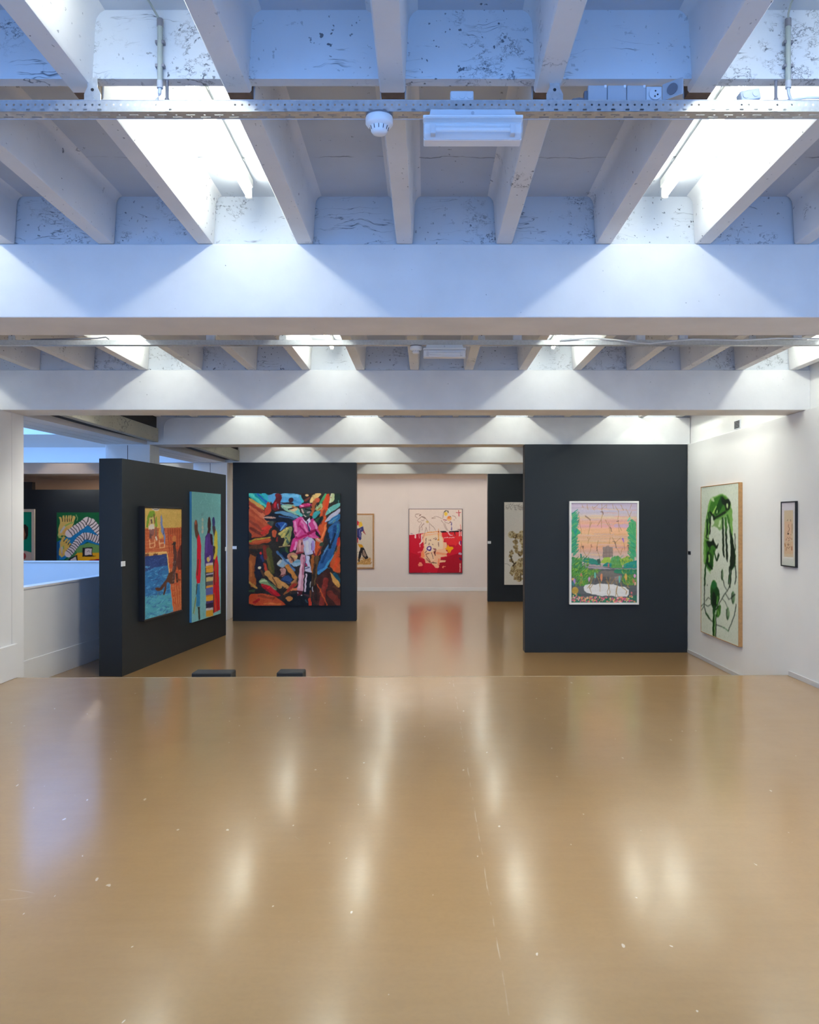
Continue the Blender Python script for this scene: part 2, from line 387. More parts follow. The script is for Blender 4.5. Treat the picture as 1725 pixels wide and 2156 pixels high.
# clad soffit that joins the column heads, and the bare edge rib inside it
def edge_band(ya_, yb_):
    mb = MB(); z0, z1 = ZB + 0.002, ZS + 0.1
    A, C = xl(ya_), xl(yb_)
    mb.hexa([(A - 0.66, ya_, z0), (A - 0.02, ya_, z0), (C - 0.02, yb_, z0), (C - 0.66, yb_, z0)], [(A - 0.66, ya_, z1), (A - 0.02, ya_, z1), (C - 0.02, yb_, z1), (C - 0.66, yb_, z1)])
    o = mb.build('edge_beam', M_clad, ceil)
    for off in (-0.44, -0.24):
        MB().hexa([(A + off, ya_, z0 - 0.002), (A + off + 0.006, ya_, z0 - 0.002), (C + off + 0.006, yb_, z0 - 0.002), (C + off, yb_, z0 - 0.002)],
                  [(A + off, ya_, z0), (A + off + 0.006, ya_, z0), (C + off + 0.006, yb_, z0), (C + off, yb_, z0)]).build('joint', M_base, o)
for k in (2, 3):
    ya_, yb_ = DB(k) + BT, DB(k + 1) - 0.002
    edge_band(ya_, yb_)
    xx = ribx(-7) + 0.03 if k == 2 else ribx(-6) - 0.2
    MB().box(xx - 0.10, xx, ya_, yb_ - 0.05, ZB + 0.03, ZB + 0.24).build('edge_rib', M_edge, ceil, bev=0.01)
    MB().box(xx - 0.30, xx - 0.04, ya_, yb_ - 0.02, ZB + 0.06, ZS).build('edge_gap', M_gapd, ceil)
edge_band(DB(4) + BT, DB(5))
# balustrades round the void
def xbal(y): return -4.76 + 0.0585 * (y - 11.9)
ZBAL = EYE - 0.807
def balustrade(label, pts_in, pts_out, skirt):
    o = struct(MB().hexa([(x, y, ZL) for x, y in pts_in + pts_out], [(x, y, ZBAL - 0.03) for x, y in pts_in + pts_out]).build('balustrade', M_clad))
    MB().hexa([(x, y, ZBAL - 0.03) for x, y in skirt], [(x, y, ZBAL) for x, y in skirt]).build('coping', M_cap, o, bev=0.005)
    return o
ya_, yb_ = 9.0, 16.35
b1 = balustrade('', [(xbal(ya_), ya_), (xbal(yb_), yb_)], [(xbal(yb_) - 0.14, yb_), (xbal(ya_) - 0.14, ya_)],
                [(xbal(ya_) + 0.012, ya_), (xbal(yb_) + 0.012, yb_), (xbal(yb_) - 0.16, yb_), (xbal(ya_) - 0.16, ya_)])
MB().hexa([(xbal(ya_) + 0.012, ya_, ZL), (xbal(yb_) + 0.012, yb_, ZL), (xbal(yb_), yb_, ZL), (xbal(ya_), ya_, ZL)],
          [(xbal(ya_) + 0.012, ya_, 0.0), (xbal(yb_) + 0.012, yb_, 0.0), (xbal(yb_), yb_, 0.0), (xbal(ya_), ya_, 0.0)]).build('skirting', M_clad, b1, bev=0.003)
balustrade('', [(-13.2, 16.36), (xbal(16.36) - 0.02, 16.36)], [(xbal(16.36) - 0.02, 16.5), (-13.2, 16.5)],
           [(-13.2, 16.345), (xbal(16.36) - 0.02, 16.345), (xbal(16.36) - 0.02, 16.52), (-13.2, 16.52)])
# far edge beam of the void, its upper part splayed to take less sky light, and the wall of the rooflight shaft
pr = [(DB(4), ZB), (DB(4) + 0.2, ZB), (DB(4) + 0.2, EYE + 1.70), (DB(4) - 0.30, EYE + 1.70), (DB(4), EYE + 1.47)]
MB().prism(pr, -13.2, -4.69, axis='x').build('void_beam', M_clad, ceil)
struct(MB().box(-13.2, -5.0, 18.05, 18.2, ZS - 0.3, ZS + 1.4).build('wall_rooflight_back', M_clad))
struct(MB().box(-5.1, -4.95, 9.22, 18.2, ZS + 0.1, ZS + 1.4).build('wall_rooflight_side', M_clad))
MB().box(-13.2, -4.7, DB(4) + 0.2, 18.2, ZB + 0.2, ZB + 0.26).build('slab', M_slab, ceil)
rl = struct(MB().box(-13.2, -5.0, 9.1, 9.22, ZS + 1.4, ZS + 1.5).build('window_2', M_winframe))
for x in np.linspace(-12.2, -6.0, 6): MB().box(x - 0.03, x + 0.03, 9.1, 18.2, ZS + 1.4, ZS + 1.48).build('glazing_bar', M_winframe, rl)
# brick pier at the far gallery
struct(MB().box(-10.65, -10.22, 20.2, 20.36, ZL, ZB).build('column_brick', M_brick))

# ------------------------------------------------------------------ charcoal display partitions
PA, PB = Vector((-3.913, 10.53, 0)), Vector((-3.515, 14.37, 0))
pd = (PB - PA).normalized(); pn = Vector((pd.y, -pd.x, 0))      # pn points into the gallery
plen = (PB - PA).length; pang = math.atan2(pd.y, pd.x)
tag(MB().box(0, plen, 0, 0.31, 0, 2.807).build('display_partition', M_char, None, (PA.x, PA.y, ZL), pang, bev=0.003),
    'freestanding charcoal partition beside the void, holding the pool and three figure paintings', 'partition')
def cross_partition(x0, x1, y, top, label):
    return tag(MB().box(0, x1 - x0, 0, 0.25, 0, top - ZL).build('display_partition', M_char, None, (x0, y, ZL), bev=0.003), label, 'partition')
YC, YRn, YRf, YG = 16.36, 12.46, 20.30, 21.2
cross_partition(-3.868, -1.403, YC, ZB - 0.004, 'charcoal partition carrying the painting of a figure in a pink jacket')
cross_partition(1.498, XW - 0.013, YRn, ZB - 0.004, 'wide charcoal partition carrying the pastel garden painting in a white frame')
cross_partition(1.525, XW - 0.002, YRf, ZB - 0.004, 'charcoal partition carrying the tall brown ink drawing of coiled figures')
cross_partition(-12.4, -5.6, YG, EYE + 0.80, 'charcoal wall of the gallery across the void with two green paintings')

# ------------------------------------------------------------------ fluorescent battens
def make_batten(mat):
    t = thing('fluorescent_batten', 'lit fluorescent batten between ceiling ribs beyond the first beam', 'ceiling light', (0, 0, 0), 0, 'fluorescent battens between the ribs')
    MB().box(-0.022, 0.022, 0, 1.22, -0.045, 0).build('batten_body', M_batten, t, bev=0.004)
    MB().tube([(0, 0.02, -0.083), (0, 1.20, -0.083)], 0.018, 12).build('tube', mat, t, smooth=True)
    for y in (0.0, 1.20):
        h = MB().box(-0.017, 0.017, y, y + 0.022, -0.105, -0.042).build('lamp_holder', M_batten, t, bev=0.004)
    for y in (0.25, 0.95): MB().box(-0.03, 0.03, y, y + 0.03, -0.004, 0.006).build('fixing_clip', M_steel, t)
    return t
bat = make_batten(M_tube); batw = make_batten(M_tubewarm)
ZBAT = ZS - 0.004
OFF = {6: -0.12}
LIT = {1: [-9, -5, -2, 2, 6], 2: [-9, -5, -2, 2, 6], 3: [-5, -2, 2, 5, 6], 4: [-5, -2, 2, 6], 5: [-5, -2, 2, 6]}
for bay in range(1, 6):
    for c in LIT[bay]:
        x = ribx(c) + PITCH / 2 + (0.015 if c < 0 else -0.005) + OFF.get(c, 0)
        if bay == 3 and c in (5, 6): x = ribx(c) + PITCH / 2
        for part in ('far', 'near'):
            y = DB(bay) - 1.45 if part == 'far' else (DB(bay - 1) + BT + 0.22)
            t = dup(bat, (x, y, ZBAT))
            if bay == 1 and part == 'far' and c == -2: t['label'] = 'lit fluorescent batten beyond the cable tray, on the smoke detector side'
            if bay == 1 and part == 'far' and c == 2: t['label'] = 'lit fluorescent batten beyond the cable tray, on the socket box side'
            if bay == 1 and not (part == 'far' and c in (-2, 2)): t['label'] = 'lit fluorescent batten out of view in the first ceiling bay'
for c in (-19, -16, -12, -9): dup(batw if c < -15 else bat, (ribx(c) + PITCH / 2, DB(4) + BT + 1.75, ZBAT), label='lit fluorescent batten above the gallery across the void')
# unseen warm battens added behind the last beam to brighten the back wall
M_slot_fill = emit('added_slot_tube', (1.0, 0.90, 0.79, 1), 62.0)
batc = make_batten(M_slot_fill)
for x in [-9.5 + 1.3 * i for i in range(3)] + [-4.0 + 1.3 * i for i in range(6)]:
    dup(batc, (x, DB(5) + BT + 0.095, EYE + 1.275), -math.pi / 2, 'added warm batten, out of view in the slot before the back wall', 'added battens in the slot before the back wall')
for o in (bat, batw, batc):
    for ch in list(o.children): bpy.data.objects.remove(ch)
    bpy.data.objects.remove(o)

# ------------------------------------------------------------------ unseen fill lamps added behind the beams to brighten floor and walls
M_lens = emit('fill_lamp_lens', (1.0, 0.96, 0.86, 1), 25.0)
def fill_lamp(k, y, target, label, power=1.0, size=128):
    x = ribx(k) + PITCH / 2; zc = ZR - 0.16
    t = thing('fill_lamp', label, 'fill_lamp', (x, y, ZS), 0, 'added fill lamps behind the beams')
    MB().lathe([(0.035, 0.0), (0.035, -0.02), (0.010, -0.024)], 16).build('ceiling_rose', M_white_pl, t, smooth=True)
    MB().tube([(0, 0, -0.02), (0, 0, zc + 0.07 - ZS)], 0.008, 10).build('stem', M_white_pl, t, smooth=True)
    d = (Vector(target) - Vector((x, y, zc))).normalized(); c = Vector((0, 0, zc - ZS))
    MB().tube([c + d * q for q in (-0.075, -0.07, 0.055, 0.06)], [0.036, 0.042, 0.046, 0.046], 20).build('lamp_head', M_white_pl, t, smooth=True)
    MB().tube([c + d * 0.0601, c + d * 0.0630], 0.040, 20).build('lens', M_lens, t)
    ld = bpy.data.lights.new('fill_spot_lamp', 'SPOT'); ld.energy = FILL_POWER * power; ld.color = (1.0, 0.97, 0.88)
    ld.spot_size = R(size); ld.spot_blend = 1.0; ld.shadow_soft_size = 0.06
    lo = bpy.data.objects.new('fill_spot_lamp', ld); COL.objects.link(lo); lo.parent = t; lo.location = c + d * 0.075
    lo.rotation_euler = d.to_track_quat('-Z', 'Y').to_euler()
y1_, y2_, y3_ = DB(1) + BT + 0.25, DB(2) + BT + 0.28, DB(3) + BT + 0.3
fill_lamp(-7, y1_, (-3.2, 3.4, 0), 'added white fill lamp behind the first beam on the column side', 0.7)
fill_lamp(0, y1_, (0.1, 2.6, 0), 'added white fill lamp behind the middle of the first beam', 1.1)
fill_lamp(4, y1_, (2.6, 3.0, 0), 'added white fill lamp behind the first beam towards the white wall')
fill_lamp(5, y1_ + 0.25, (3.98, 7.6, 0.6), 'added white fill lamp turned to the small framed drawing', 0.68)
fill_lamp(-6, y2_, (-4.75, 10.3, 0.1), 'added white fill lamp turned to the balustrade', 0.62)
fill_lamp(0, y2_, (0.0, 10.6, ZL), 'added white fill lamp turned to the floor below the platform', 0.6)
fill_lamp(4, y2_, (3.98, 10.9, 0.4), 'added white fill lamp turned to the green ink figure', 0.38)
fill_lamp(-4, y3_, (-2.7, 16.3, 1.0), 'added white fill lamp turned to the pink jacket painting', 0.5)

# ------------------------------------------------------------------ perforated cable trays
def plate_cells(mb, x0, cw, n, v0, v1, frame, hole):
    """a strip of n cells, each with a real opening; frame(x, v) gives the 3-D point"""
    for i in range(n):
        xa_, xb_ = x0 + i * cw, x0 + (i + 1) * cw; hs = hole(i)
        if hs is None:
            mb.add([frame(xa_, v0), frame(xb_, v0), frame(xb_, v1), frame(xa_, v1)], [(0, 1, 2, 3)]); continue
        kind, hx, hv, a, b = hs; cx = xa_ + hx * cw
        if kind == 'o':
            ring = [(cx + a * math.cos(t), hv + a * math.sin(t)) for t in (math.radians(225 + 45 * j) for j in range(8))]
            out = [(xa_, v0), ((xa_ + xb_) / 2, v0), (xb_, v0), (xb_, (v0 + v1) / 2), (xb_, v1), ((xa_ + xb_) / 2, v1), (xa_, v1), (xa_, (v0 + v1) / 2)]
        else:
            ring = [(cx - a, hv - b), (cx + a, hv - b), (cx + a, hv + b), (cx - a, hv + b)]
            out = [(xa_, v0), (xb_, v0), (xb_, v1), (xa_, v1)]
        m = len(ring)
        mb.add([frame(*p) for p in out] + [frame(*p) for p in ring], [(j, (j + 1) % m, (j + 1) % m + m, j + m) for j in range(m)])
TRAY_F, TRAY_D, TRAY_Z, TRAY_H = 2.955, 0.055, EYE + 1.474, 0.041
CW = 0.02575
def make_tray(bay):
    y = TRAY_F + B * (bay - 1); x0 = XL0; n = int((XW + 0.04 - x0) / CW)
    t = thing('cable_tray', ['perforated galvanised cable tray holding socket boxes, under the first ceiling bay', 'perforated galvanised cable tray beyond the first beam'][bay - 1], 'cable tray', (0, y, TRAY_Z))
    mb = MB()
    plate_cells(mb, x0, CW, n, 0.0175, TRAY_H, lambda x, v: (x, 0, v), lambda i: ('o', 0.5, 0.0255, 0.0040, 0))
    plate_cells(mb, x0, CW, n, 0.002, 0.0175, lambda x, v: (x, 0, v), lambda i: ('r', 0.5, 0.0080, 0.0072, 0.0032) if i % 2 == 0 else None)
    mb.box(x0, x0 + n * CW, -0.0015, 0.006, TRAY_H, TRAY_H + 0.0015)
    mb.build('front_flange', M_steel, t)
    mb = MB(); mb.add([(x0, TRAY_D, 0), (x0 + n * CW, TRAY_D, 0), (x0 + n * CW, TRAY_D, TRAY_H), (x0, TRAY_D, TRAY_H)], [(0, 1, 2, 3)]); mb.build('back_flange', M_steel, t)
    mb = MB(); cw2 = CW * 2; n2 = n // 2
    plate_cells(mb, x0, cw2, n2, 0.0, 0.018, lambda x, v: (x, v, 0.001), lambda i: None)
    plate_cells(mb, x0, cw2, n2, 0.018, 0.030, lambda x, v: (x, v, 0.001), lambda i: ('r', 0.5, 0.024, 0.016, 0.0025) if i % 2 else ('o', 0.5, 0.024, 0.004, 0))
    plate_cells(mb, x0, cw2, n2, 0.030, 0.055, lambda x, v: (x, v, 0.001), lambda i: ('r', 0.5, 0.040, 0.018, 0.003) if i % 2 == 0 else ('o', 0.5, 0.037, 0.003, 0))
    mb.build('tray_base', M_steel, t)
    # hangers from the rib ends
    for k in (-6, -2, 1, 5):
        x = ribx(k) + (0.055 if k < 0 else 0.02)
        pr = [(-0.030, 0.0), (0.030, 0.0), (0.030, 0.05), (0.018, 0.075), (0.018, 0.108), (-0.018, 0.108), (-0.018, 0.075), (-0.030, 0.05)]
        h = MB().prism([(x + p[0], TRAY_H - 0.02 + p[1]) for p in pr], 0.012, 0.016).build('hanger_bracket', M_steel, t)
        MB().tube([(x, 0.004, TRAY_H + 0.012), (x, 0.024, TRAY_H + 0.012)], 0.009, 6).build('bolt', M_steel, h)
        MB().tube([(x, 0.011, TRAY_H + 0.045), (x, 0.0125, TRAY_H + 0.045)], 0.006, 8).build('hole', M_gapd, h)
    return t
for bay in (1, 2): make_tray(bay)

# ------------------------------------------------------------------ smoke detectors and emergency lights
def make_detector(x, bay, label):
    t = thing('smoke_detector', label, 'smoke detector', (x, TRAY_F + 0.028 + B * (bay - 1), TRAY_Z), 0, 'smoke detectors under the cable trays')
    MB().lathe([(0.046, 0.0), (0.050, -0.004), (0.050, -0.008)], 32).build('base_ring', M_dgrey_pl, t, smooth=True)
    b = MB().lathe([(0.049, -0.008), (0.050, -0.012), (0.050, -0.030), (0.046, -0.036), (0.034, -0.042), (0.030, -0.058), (0.024, -0.066), (0.012, -0.069)], 32).build('detector_body', M_white_pl, t, smooth=True)
    for k in range(12):
        a = 2 * math.pi * k / 12
        p = [(math.cos(a) * r, math.sin(a) * r, z) for r, z in ((0.0345, -0.043), (0.0325, -0.050), (0.0305, -0.056))]
        MB().tube(p, 0.0013, 6).build('vent_slot', M_gapd, b)
    return t
make_detector(-0.1715, 1, 'white smoke detector under the tray with the socket boxes')
make_detector(-0.088, 2, 'white smoke detector under the tray beyond the first beam')
def make_emergency(x, bay, label):
    t = thing('emergency_light', label, 'emergency light', (x, TRAY_F + B * (bay - 1), TRAY_Z - 0.001), 0, 'emergency lights under the cable trays')
    MB().prism([(-0.158, -0.030), (0.158, -0.030), (0.150, 0.0), (-0.150, 0.0)], -0.022, 0.0).build('mounting_plate', M_lgrey_pl, t, bev=0.002)
    MB().tube([(0.0, -0.0235, -0.014), (0.0, -0.021, -0.014)], 0.006, 12).build('screw', M_grey_pl, t)
    MB().box(-0.176, 0.176, -0.010, 0.045, -0.105, -0.030).build('housing', M_white_pl, t, bev=0.004)
    MB().box(-0.178, 0.178, -0.045, 0.0, -0.042, -0.0305).build('top_rim', M_white_pl, t, bev=0.003)
    MB().box(-0.177, 0.177, -0.062, -0.008, -0.107, -0.0425).build('diffuser', M_diff, t, bev=0.010, seg=3)
    MB().tube([(-0.135, -0.033, -0.078), (0.135, -0.033, -0.078)], 0.009, 12).build('lamp_tube', M_white_pl, t, smooth=True)
    for sx in (-1, 1): MB().box(sx * 0.142 - 0.009, sx * 0.142 + 0.009, -0.045, -0.012, -0.096, -0.062).build('lamp_holder', M_lgrey_pl, t, bev=0.002)
    return t
make_emergency(0.166, 1, 'white emergency light with clear cover under the tray with socket boxes')
make_emergency(0.152, 2, 'white emergency light under the cable tray beyond the first beam')

# ------------------------------------------------------------------ boxes and sockets on the trays
ZT = TRAY_Z + TRAY_H + 0.0015
def tray_x(px, y): return (px - VPX) / F * y
t = thing('socket_strip', 'row of three grey switch boxes with an open round socket on the tray', 'socket', (tray_x(1240, 2.96), 2.97, ZT))
for i in range(3):
    bx = MB().box(i * 0.0705, i * 0.0705 + 0.069, 0, 0.05, 0, 0.062).build('switch_box', M_grey_pl, t, bev=0.003)
    MB().box(i * 0.0705 + 0.058, i * 0.0705 + 0.066, -0.003, 0.004, 0.052, 0.061).build('clip', M_white_pl, bx)
sk = MB().box(0.2115, 0.270, 0.004, 0.05, 0, 0.060).build('socket_box', M_lgrey_pl, t, bev=0.003)
MB().tube([(0.243, 0.005, 0.030), (0.243, -0.004, 0.030)], 0.022, 24).build('socket_face', M_lgrey_pl, sk, smooth=True)
for dx, dz in ((-0.0, 0.009), (0.008, -0.004), (-0.002, -0.010)): MB().tube([(0.243 + dx, -0.003, 0.030 + dz), (0.243 + dx, -0.0052, 0.030 + dz)], 0.003, 8).build('socket_hole', M_gapd, sk)
lid = MB().hexa([(0.268, 0.0, 0.004), (0.274, 0.0, 0.004), (0.330, -0.052, 0.004), (0.325, -0.052, 0.004)], [(0.268, 0.0, 0.064), (0.274, 0.0, 0.064), (0.330, -0.052, 0.064), (0.325, -0.052, 0.064)]).build('open_lid', M_grey_pl, t, bev=0.002)
MB().tube([(0.297, -0.0285, 0.033), (0.2945, -0.0310, 0.033)], 0.020, 20).build('lid_ring', M_dgrey_pl, lid)
gl = MB().box(-0.012, 0.002, 0.012, 0.03, 0.012, 0.048).build('cable_gland', M_dgrey_pl, t, bev=0.002)
MB().tube([(-0.008, 0.02, 0.018), (-0.03, 0.016, 0.02), (-0.052, 0.012, 0.014), (-0.064, 0.01, 0.0), (-0.068, 0.01, -0.015)], 0.0055, 8).build('cable', M_dgrey_pl, gl, smooth=True)

def junction(x, y, label, w=0.085, h=0.04, nk=3, tilt=0.0, name='junction_box', bay=1):
    t = thing(name, label, 'junction box', (x, y, ZT), 0); t.rotation_euler = (0, -tilt, 0)
    z0 = math.sin(abs(tilt)) * w * 0.5
    MB().box(-w / 2, w / 2, 0, 0.045, z0, z0 + h).build('box_body', M_lgrey_pl, t, bev=0.005)
    for i in range(nk):
        x_ = -w / 2 + w * (i + 0.5) / nk
        MB().tube([(x_, -0.003, z0 + h * 0.5), (x_, 0.002, z0 + h * 0.5)], min(0.011, h * 0.3), 16).build('knockout', M_lgrey_pl, t, smooth=True)
    return t
junction(tray_x(973, 2.965), 2.965, 'pale grey junction box with three knockouts above the emergency light')
junction(tray_x(1584, 2.965), 2.965, 'pale grey junction box tipped up on the tray beside the fluorescent batten', w=0.072, h=0.040, nk=2, tilt=R(10))
yb2 = TRAY_F + B + 0.012
for px, lab in ((443, 'pale grey junction box on the far tray next to the detector'), (1090, None), (1350, None), (1440, None), (1680, None)):
    t = junction(tray_x(px, yb2), yb2, 'small pale grey junction box on the tray beyond the first beam', w=0.075, h=0.055, nk=2)
    t['group'] = 'junction boxes on the far tray'

# ------------------------------------------------------------------ conduits and cables
def conduit(px, label, hook):
    y = DB(1) + JOINT - 0.05 - 0.014; s = F / y; x = (px - VPX) / s
    zt, zb = EYE + (VPY - 40) / s, EYE + (VPY - 186) / s
    t = thing('conduit', label, 'conduit', (x, y, zb))
    h = zt - zb
    MB().tube([(0, 0, 0.02), (0, 0, h - 0.02)], 0.0095, 14).build('pipe', M_conduit, t, smooth=True)
    MB().tube([(0, 0, h - 0.028), (0, 0, h)], 0.0112, 14).build('coupler', M_dgrey_pl, t, smooth=True)
    MB().tube([(0, 0, 0), (0, 0, 0.026)], 0.0108, 14).build('coupler', M_grey_pl, t, smooth=True)
    for z in (h * 0.30, h * 0.64): MB().box(-0.017, 0.017, -0.006, 0.0135, z, z + 0.012).build('saddle_clip', M_dgrey_pl, t, bev=0.002)
    MB().tube([(0, 0, 0.004), (0.002 * hook, 0, -0.02), (0.010 * hook, 0.004, -0.038), (0.024 * hook, 0.008, -0.056)], 0.0065, 8).build('cable', M_lgrey_pl, t, smooth=True)
    MB().tube([(0, 0, h - 0.005), (-0.008, -0.02, h + 0.008), (-0.016, -0.06, h + 0.02), (-0.03, -0.2, h + 0.028)], 0.004, 8).build('feed_cable', M_conduit, t, smooth=True)
conduit(337, 'grey vertical conduit on the panel near the hanger bracket', -1)
conduit(1660, 'grey vertical conduit on the panel near the tipped junction box', 1)
def drop_rod(px, label):
    y = TRAY_F + 0.04; x = tray_x(px, y)
    t = thing('drop_rod', label, 'conduit', (x, y, ZT - 0.03), 0, 'short dark drop rods')
    MB().tube([(0, 0, 0), (0, 0, 0.13)], 0.006, 10).build('rod', M_dgrey_pl, t, smooth=True)
    MB().tube([(0, 0, 0.03), (0, 0, 0.055)], 0.0085, 10).build('sleeve', M_dgrey_pl, t, smooth=True)
drop_rod(352, 'short dark rod rising from the cable tray beside the grey conduit')
drop_rod(1634, 'short dark rod rising from the tray beside the tipped junction box')
y = TRAY_F + 0.03
tag(MB().tube([(tray_x(px, y), y, ZT + dz) for px, dz in ((1490, 0.004), (1540, 0.006), (1600, 0.006), (1640, 0.010), (1700, 0.024), (1760, 0.026), (1830, 0.006))], 0.0045, 8).build('cable', M_white_pl, smooth=True),
    'thin white cable lying along the tray with the socket boxes', 'cable')
y = TRAY_F + B - 0.0125
tag(MB().tube([(tray_x(px, y), y, ZT + dz) for px, dz in ((1180, -0.008), (1245, 0.014), (1300, -0.004), (1340, -0.026), (1370, -0.032), (1400, -0.018), (1460, 0.004), (1560, -0.006), (1640, 0.012), (1725, 0.006))], 0.007, 8).build('cable', M_lgrey_pl, smooth=True),
    'grey cable sagging along the front of the tray beyond the first beam', 'cable')
tag(MB().tube([(tray_x(px, y), y + 0.04, ZT + dz) for px, dz in ((60, 0.010), (130, 0.014), (200, 0.020), (219, 0.03), (226, 0.010))], 0.006, 8).build('cable', M_dgrey_pl, smooth=True),
    'dark cable looping up from the far tray in a lit coffer', 'cable')

# ------------------------------------------------------------------ vent, wall labels, stools, black box
yv = 10.62
t = thing('wall_vent', 'small black slatted vent above the white display wall', 'vent', (XW + 0.06, yv, EYE + (VPY - 903) * yv / F))
MB().box(-0.012, 0, -0.10, 0.10, 0, 0.115).build('vent_frame', M_lgrey_pl, t, bev=0.003)
for i in range(5): MB().box(-0.016, -0.010, -0.085, 0.085, 0.012 + i * 0.019, 0.024 + i * 0.019).build('slat', M_gapd, t)

def wall_label(px, py, p, n, rotz, w, h, label, mat=M_white_pl):
    q = on_plane(px, py, p, n)
    return tag(MB().box(-w / 2, w / 2, -0.006, 0, -h / 2, h / 2).build('wall_label', mat, None, q, rotz, bev=0.001), label, 'label')
wall_label(259, 1187, PA, pn, pang, 0.11, 0.065, 'small white caption card before the framed pool painting')
wall_label(494, 1153, (0, YC, 0), Vector((0, -1, 0)), 0, 0.085, 0.06, 'small white caption card left of the pink jacket painting')
wall_label(1030.5, 1142, (0, YRf, 0), Vector((0, -1, 0)), 0, 0.085, 0.065, 'small white caption card beside the brown ink drawing')
tag(MB().box(-0.01, 0, -0.05, 0.05, -0.026, 0.026).build('wall_label', M_black, None, (XW, 12.38, EYE + (VPY - 1164) * 12.4 / F), 0, bev=0.002), 'small black plate on the white wall by the garden painting partition', 'label')
tag(MB().box(-0.004, 0.05, -0.012, 0, -0.035, 0.035).build('wall_label', M_white_pl, None, PA + pd * (plen - 0.05) + Vector((0, 0, EYE + (VPY - 1156) * 14.3 / F)), pang, bev=0.001), 'small white caption card at the end of the freestanding partition', 'label')

def stool(pxa, pxb, ytop, y, depth, label):
    xa_, xb_ = tray_x(pxa, y), tray_x(pxb, y); zt = EYE - (ytop - VPY) * (y + depth) / F
    t = thing('floor_box', label, 'stool', ((xa_ + xb_) / 2, y, ZL)); w = xb_ - xa_
    MB().box(-w / 2, w / 2, 0, depth, 0.02, zt - ZL).build('padded_body', M_stool, t, bev=0.016, seg=3)
    MB().box(-w / 2 + 0.02, w / 2 - 0.02, 0.02, depth - 0.02, 0, 0.022).build('plinth', M_black, t)
stool(403, 487, 1409, 9.26, 0.24, 'wide low charcoal block on the lower floor below the platform edge')
stool(582, 638, 1408, 9.26, 0.24, 'narrow low charcoal block on the lower floor below the platform edge')
t = thing('speaker_box', 'black box on top of the charcoal wall across the void', 'box', (-10.47, YG + 0.03, EYE + 0.80))
MB().box(-0.26, 0.25, 0, 0.18, 0, 0.20).build('cabinet', M_black, t, bev=0.006)
MB().box(-0.24, 0.23, -0.004, 0.002, 0.02, 0.18).build('grille', M_gapd, t)

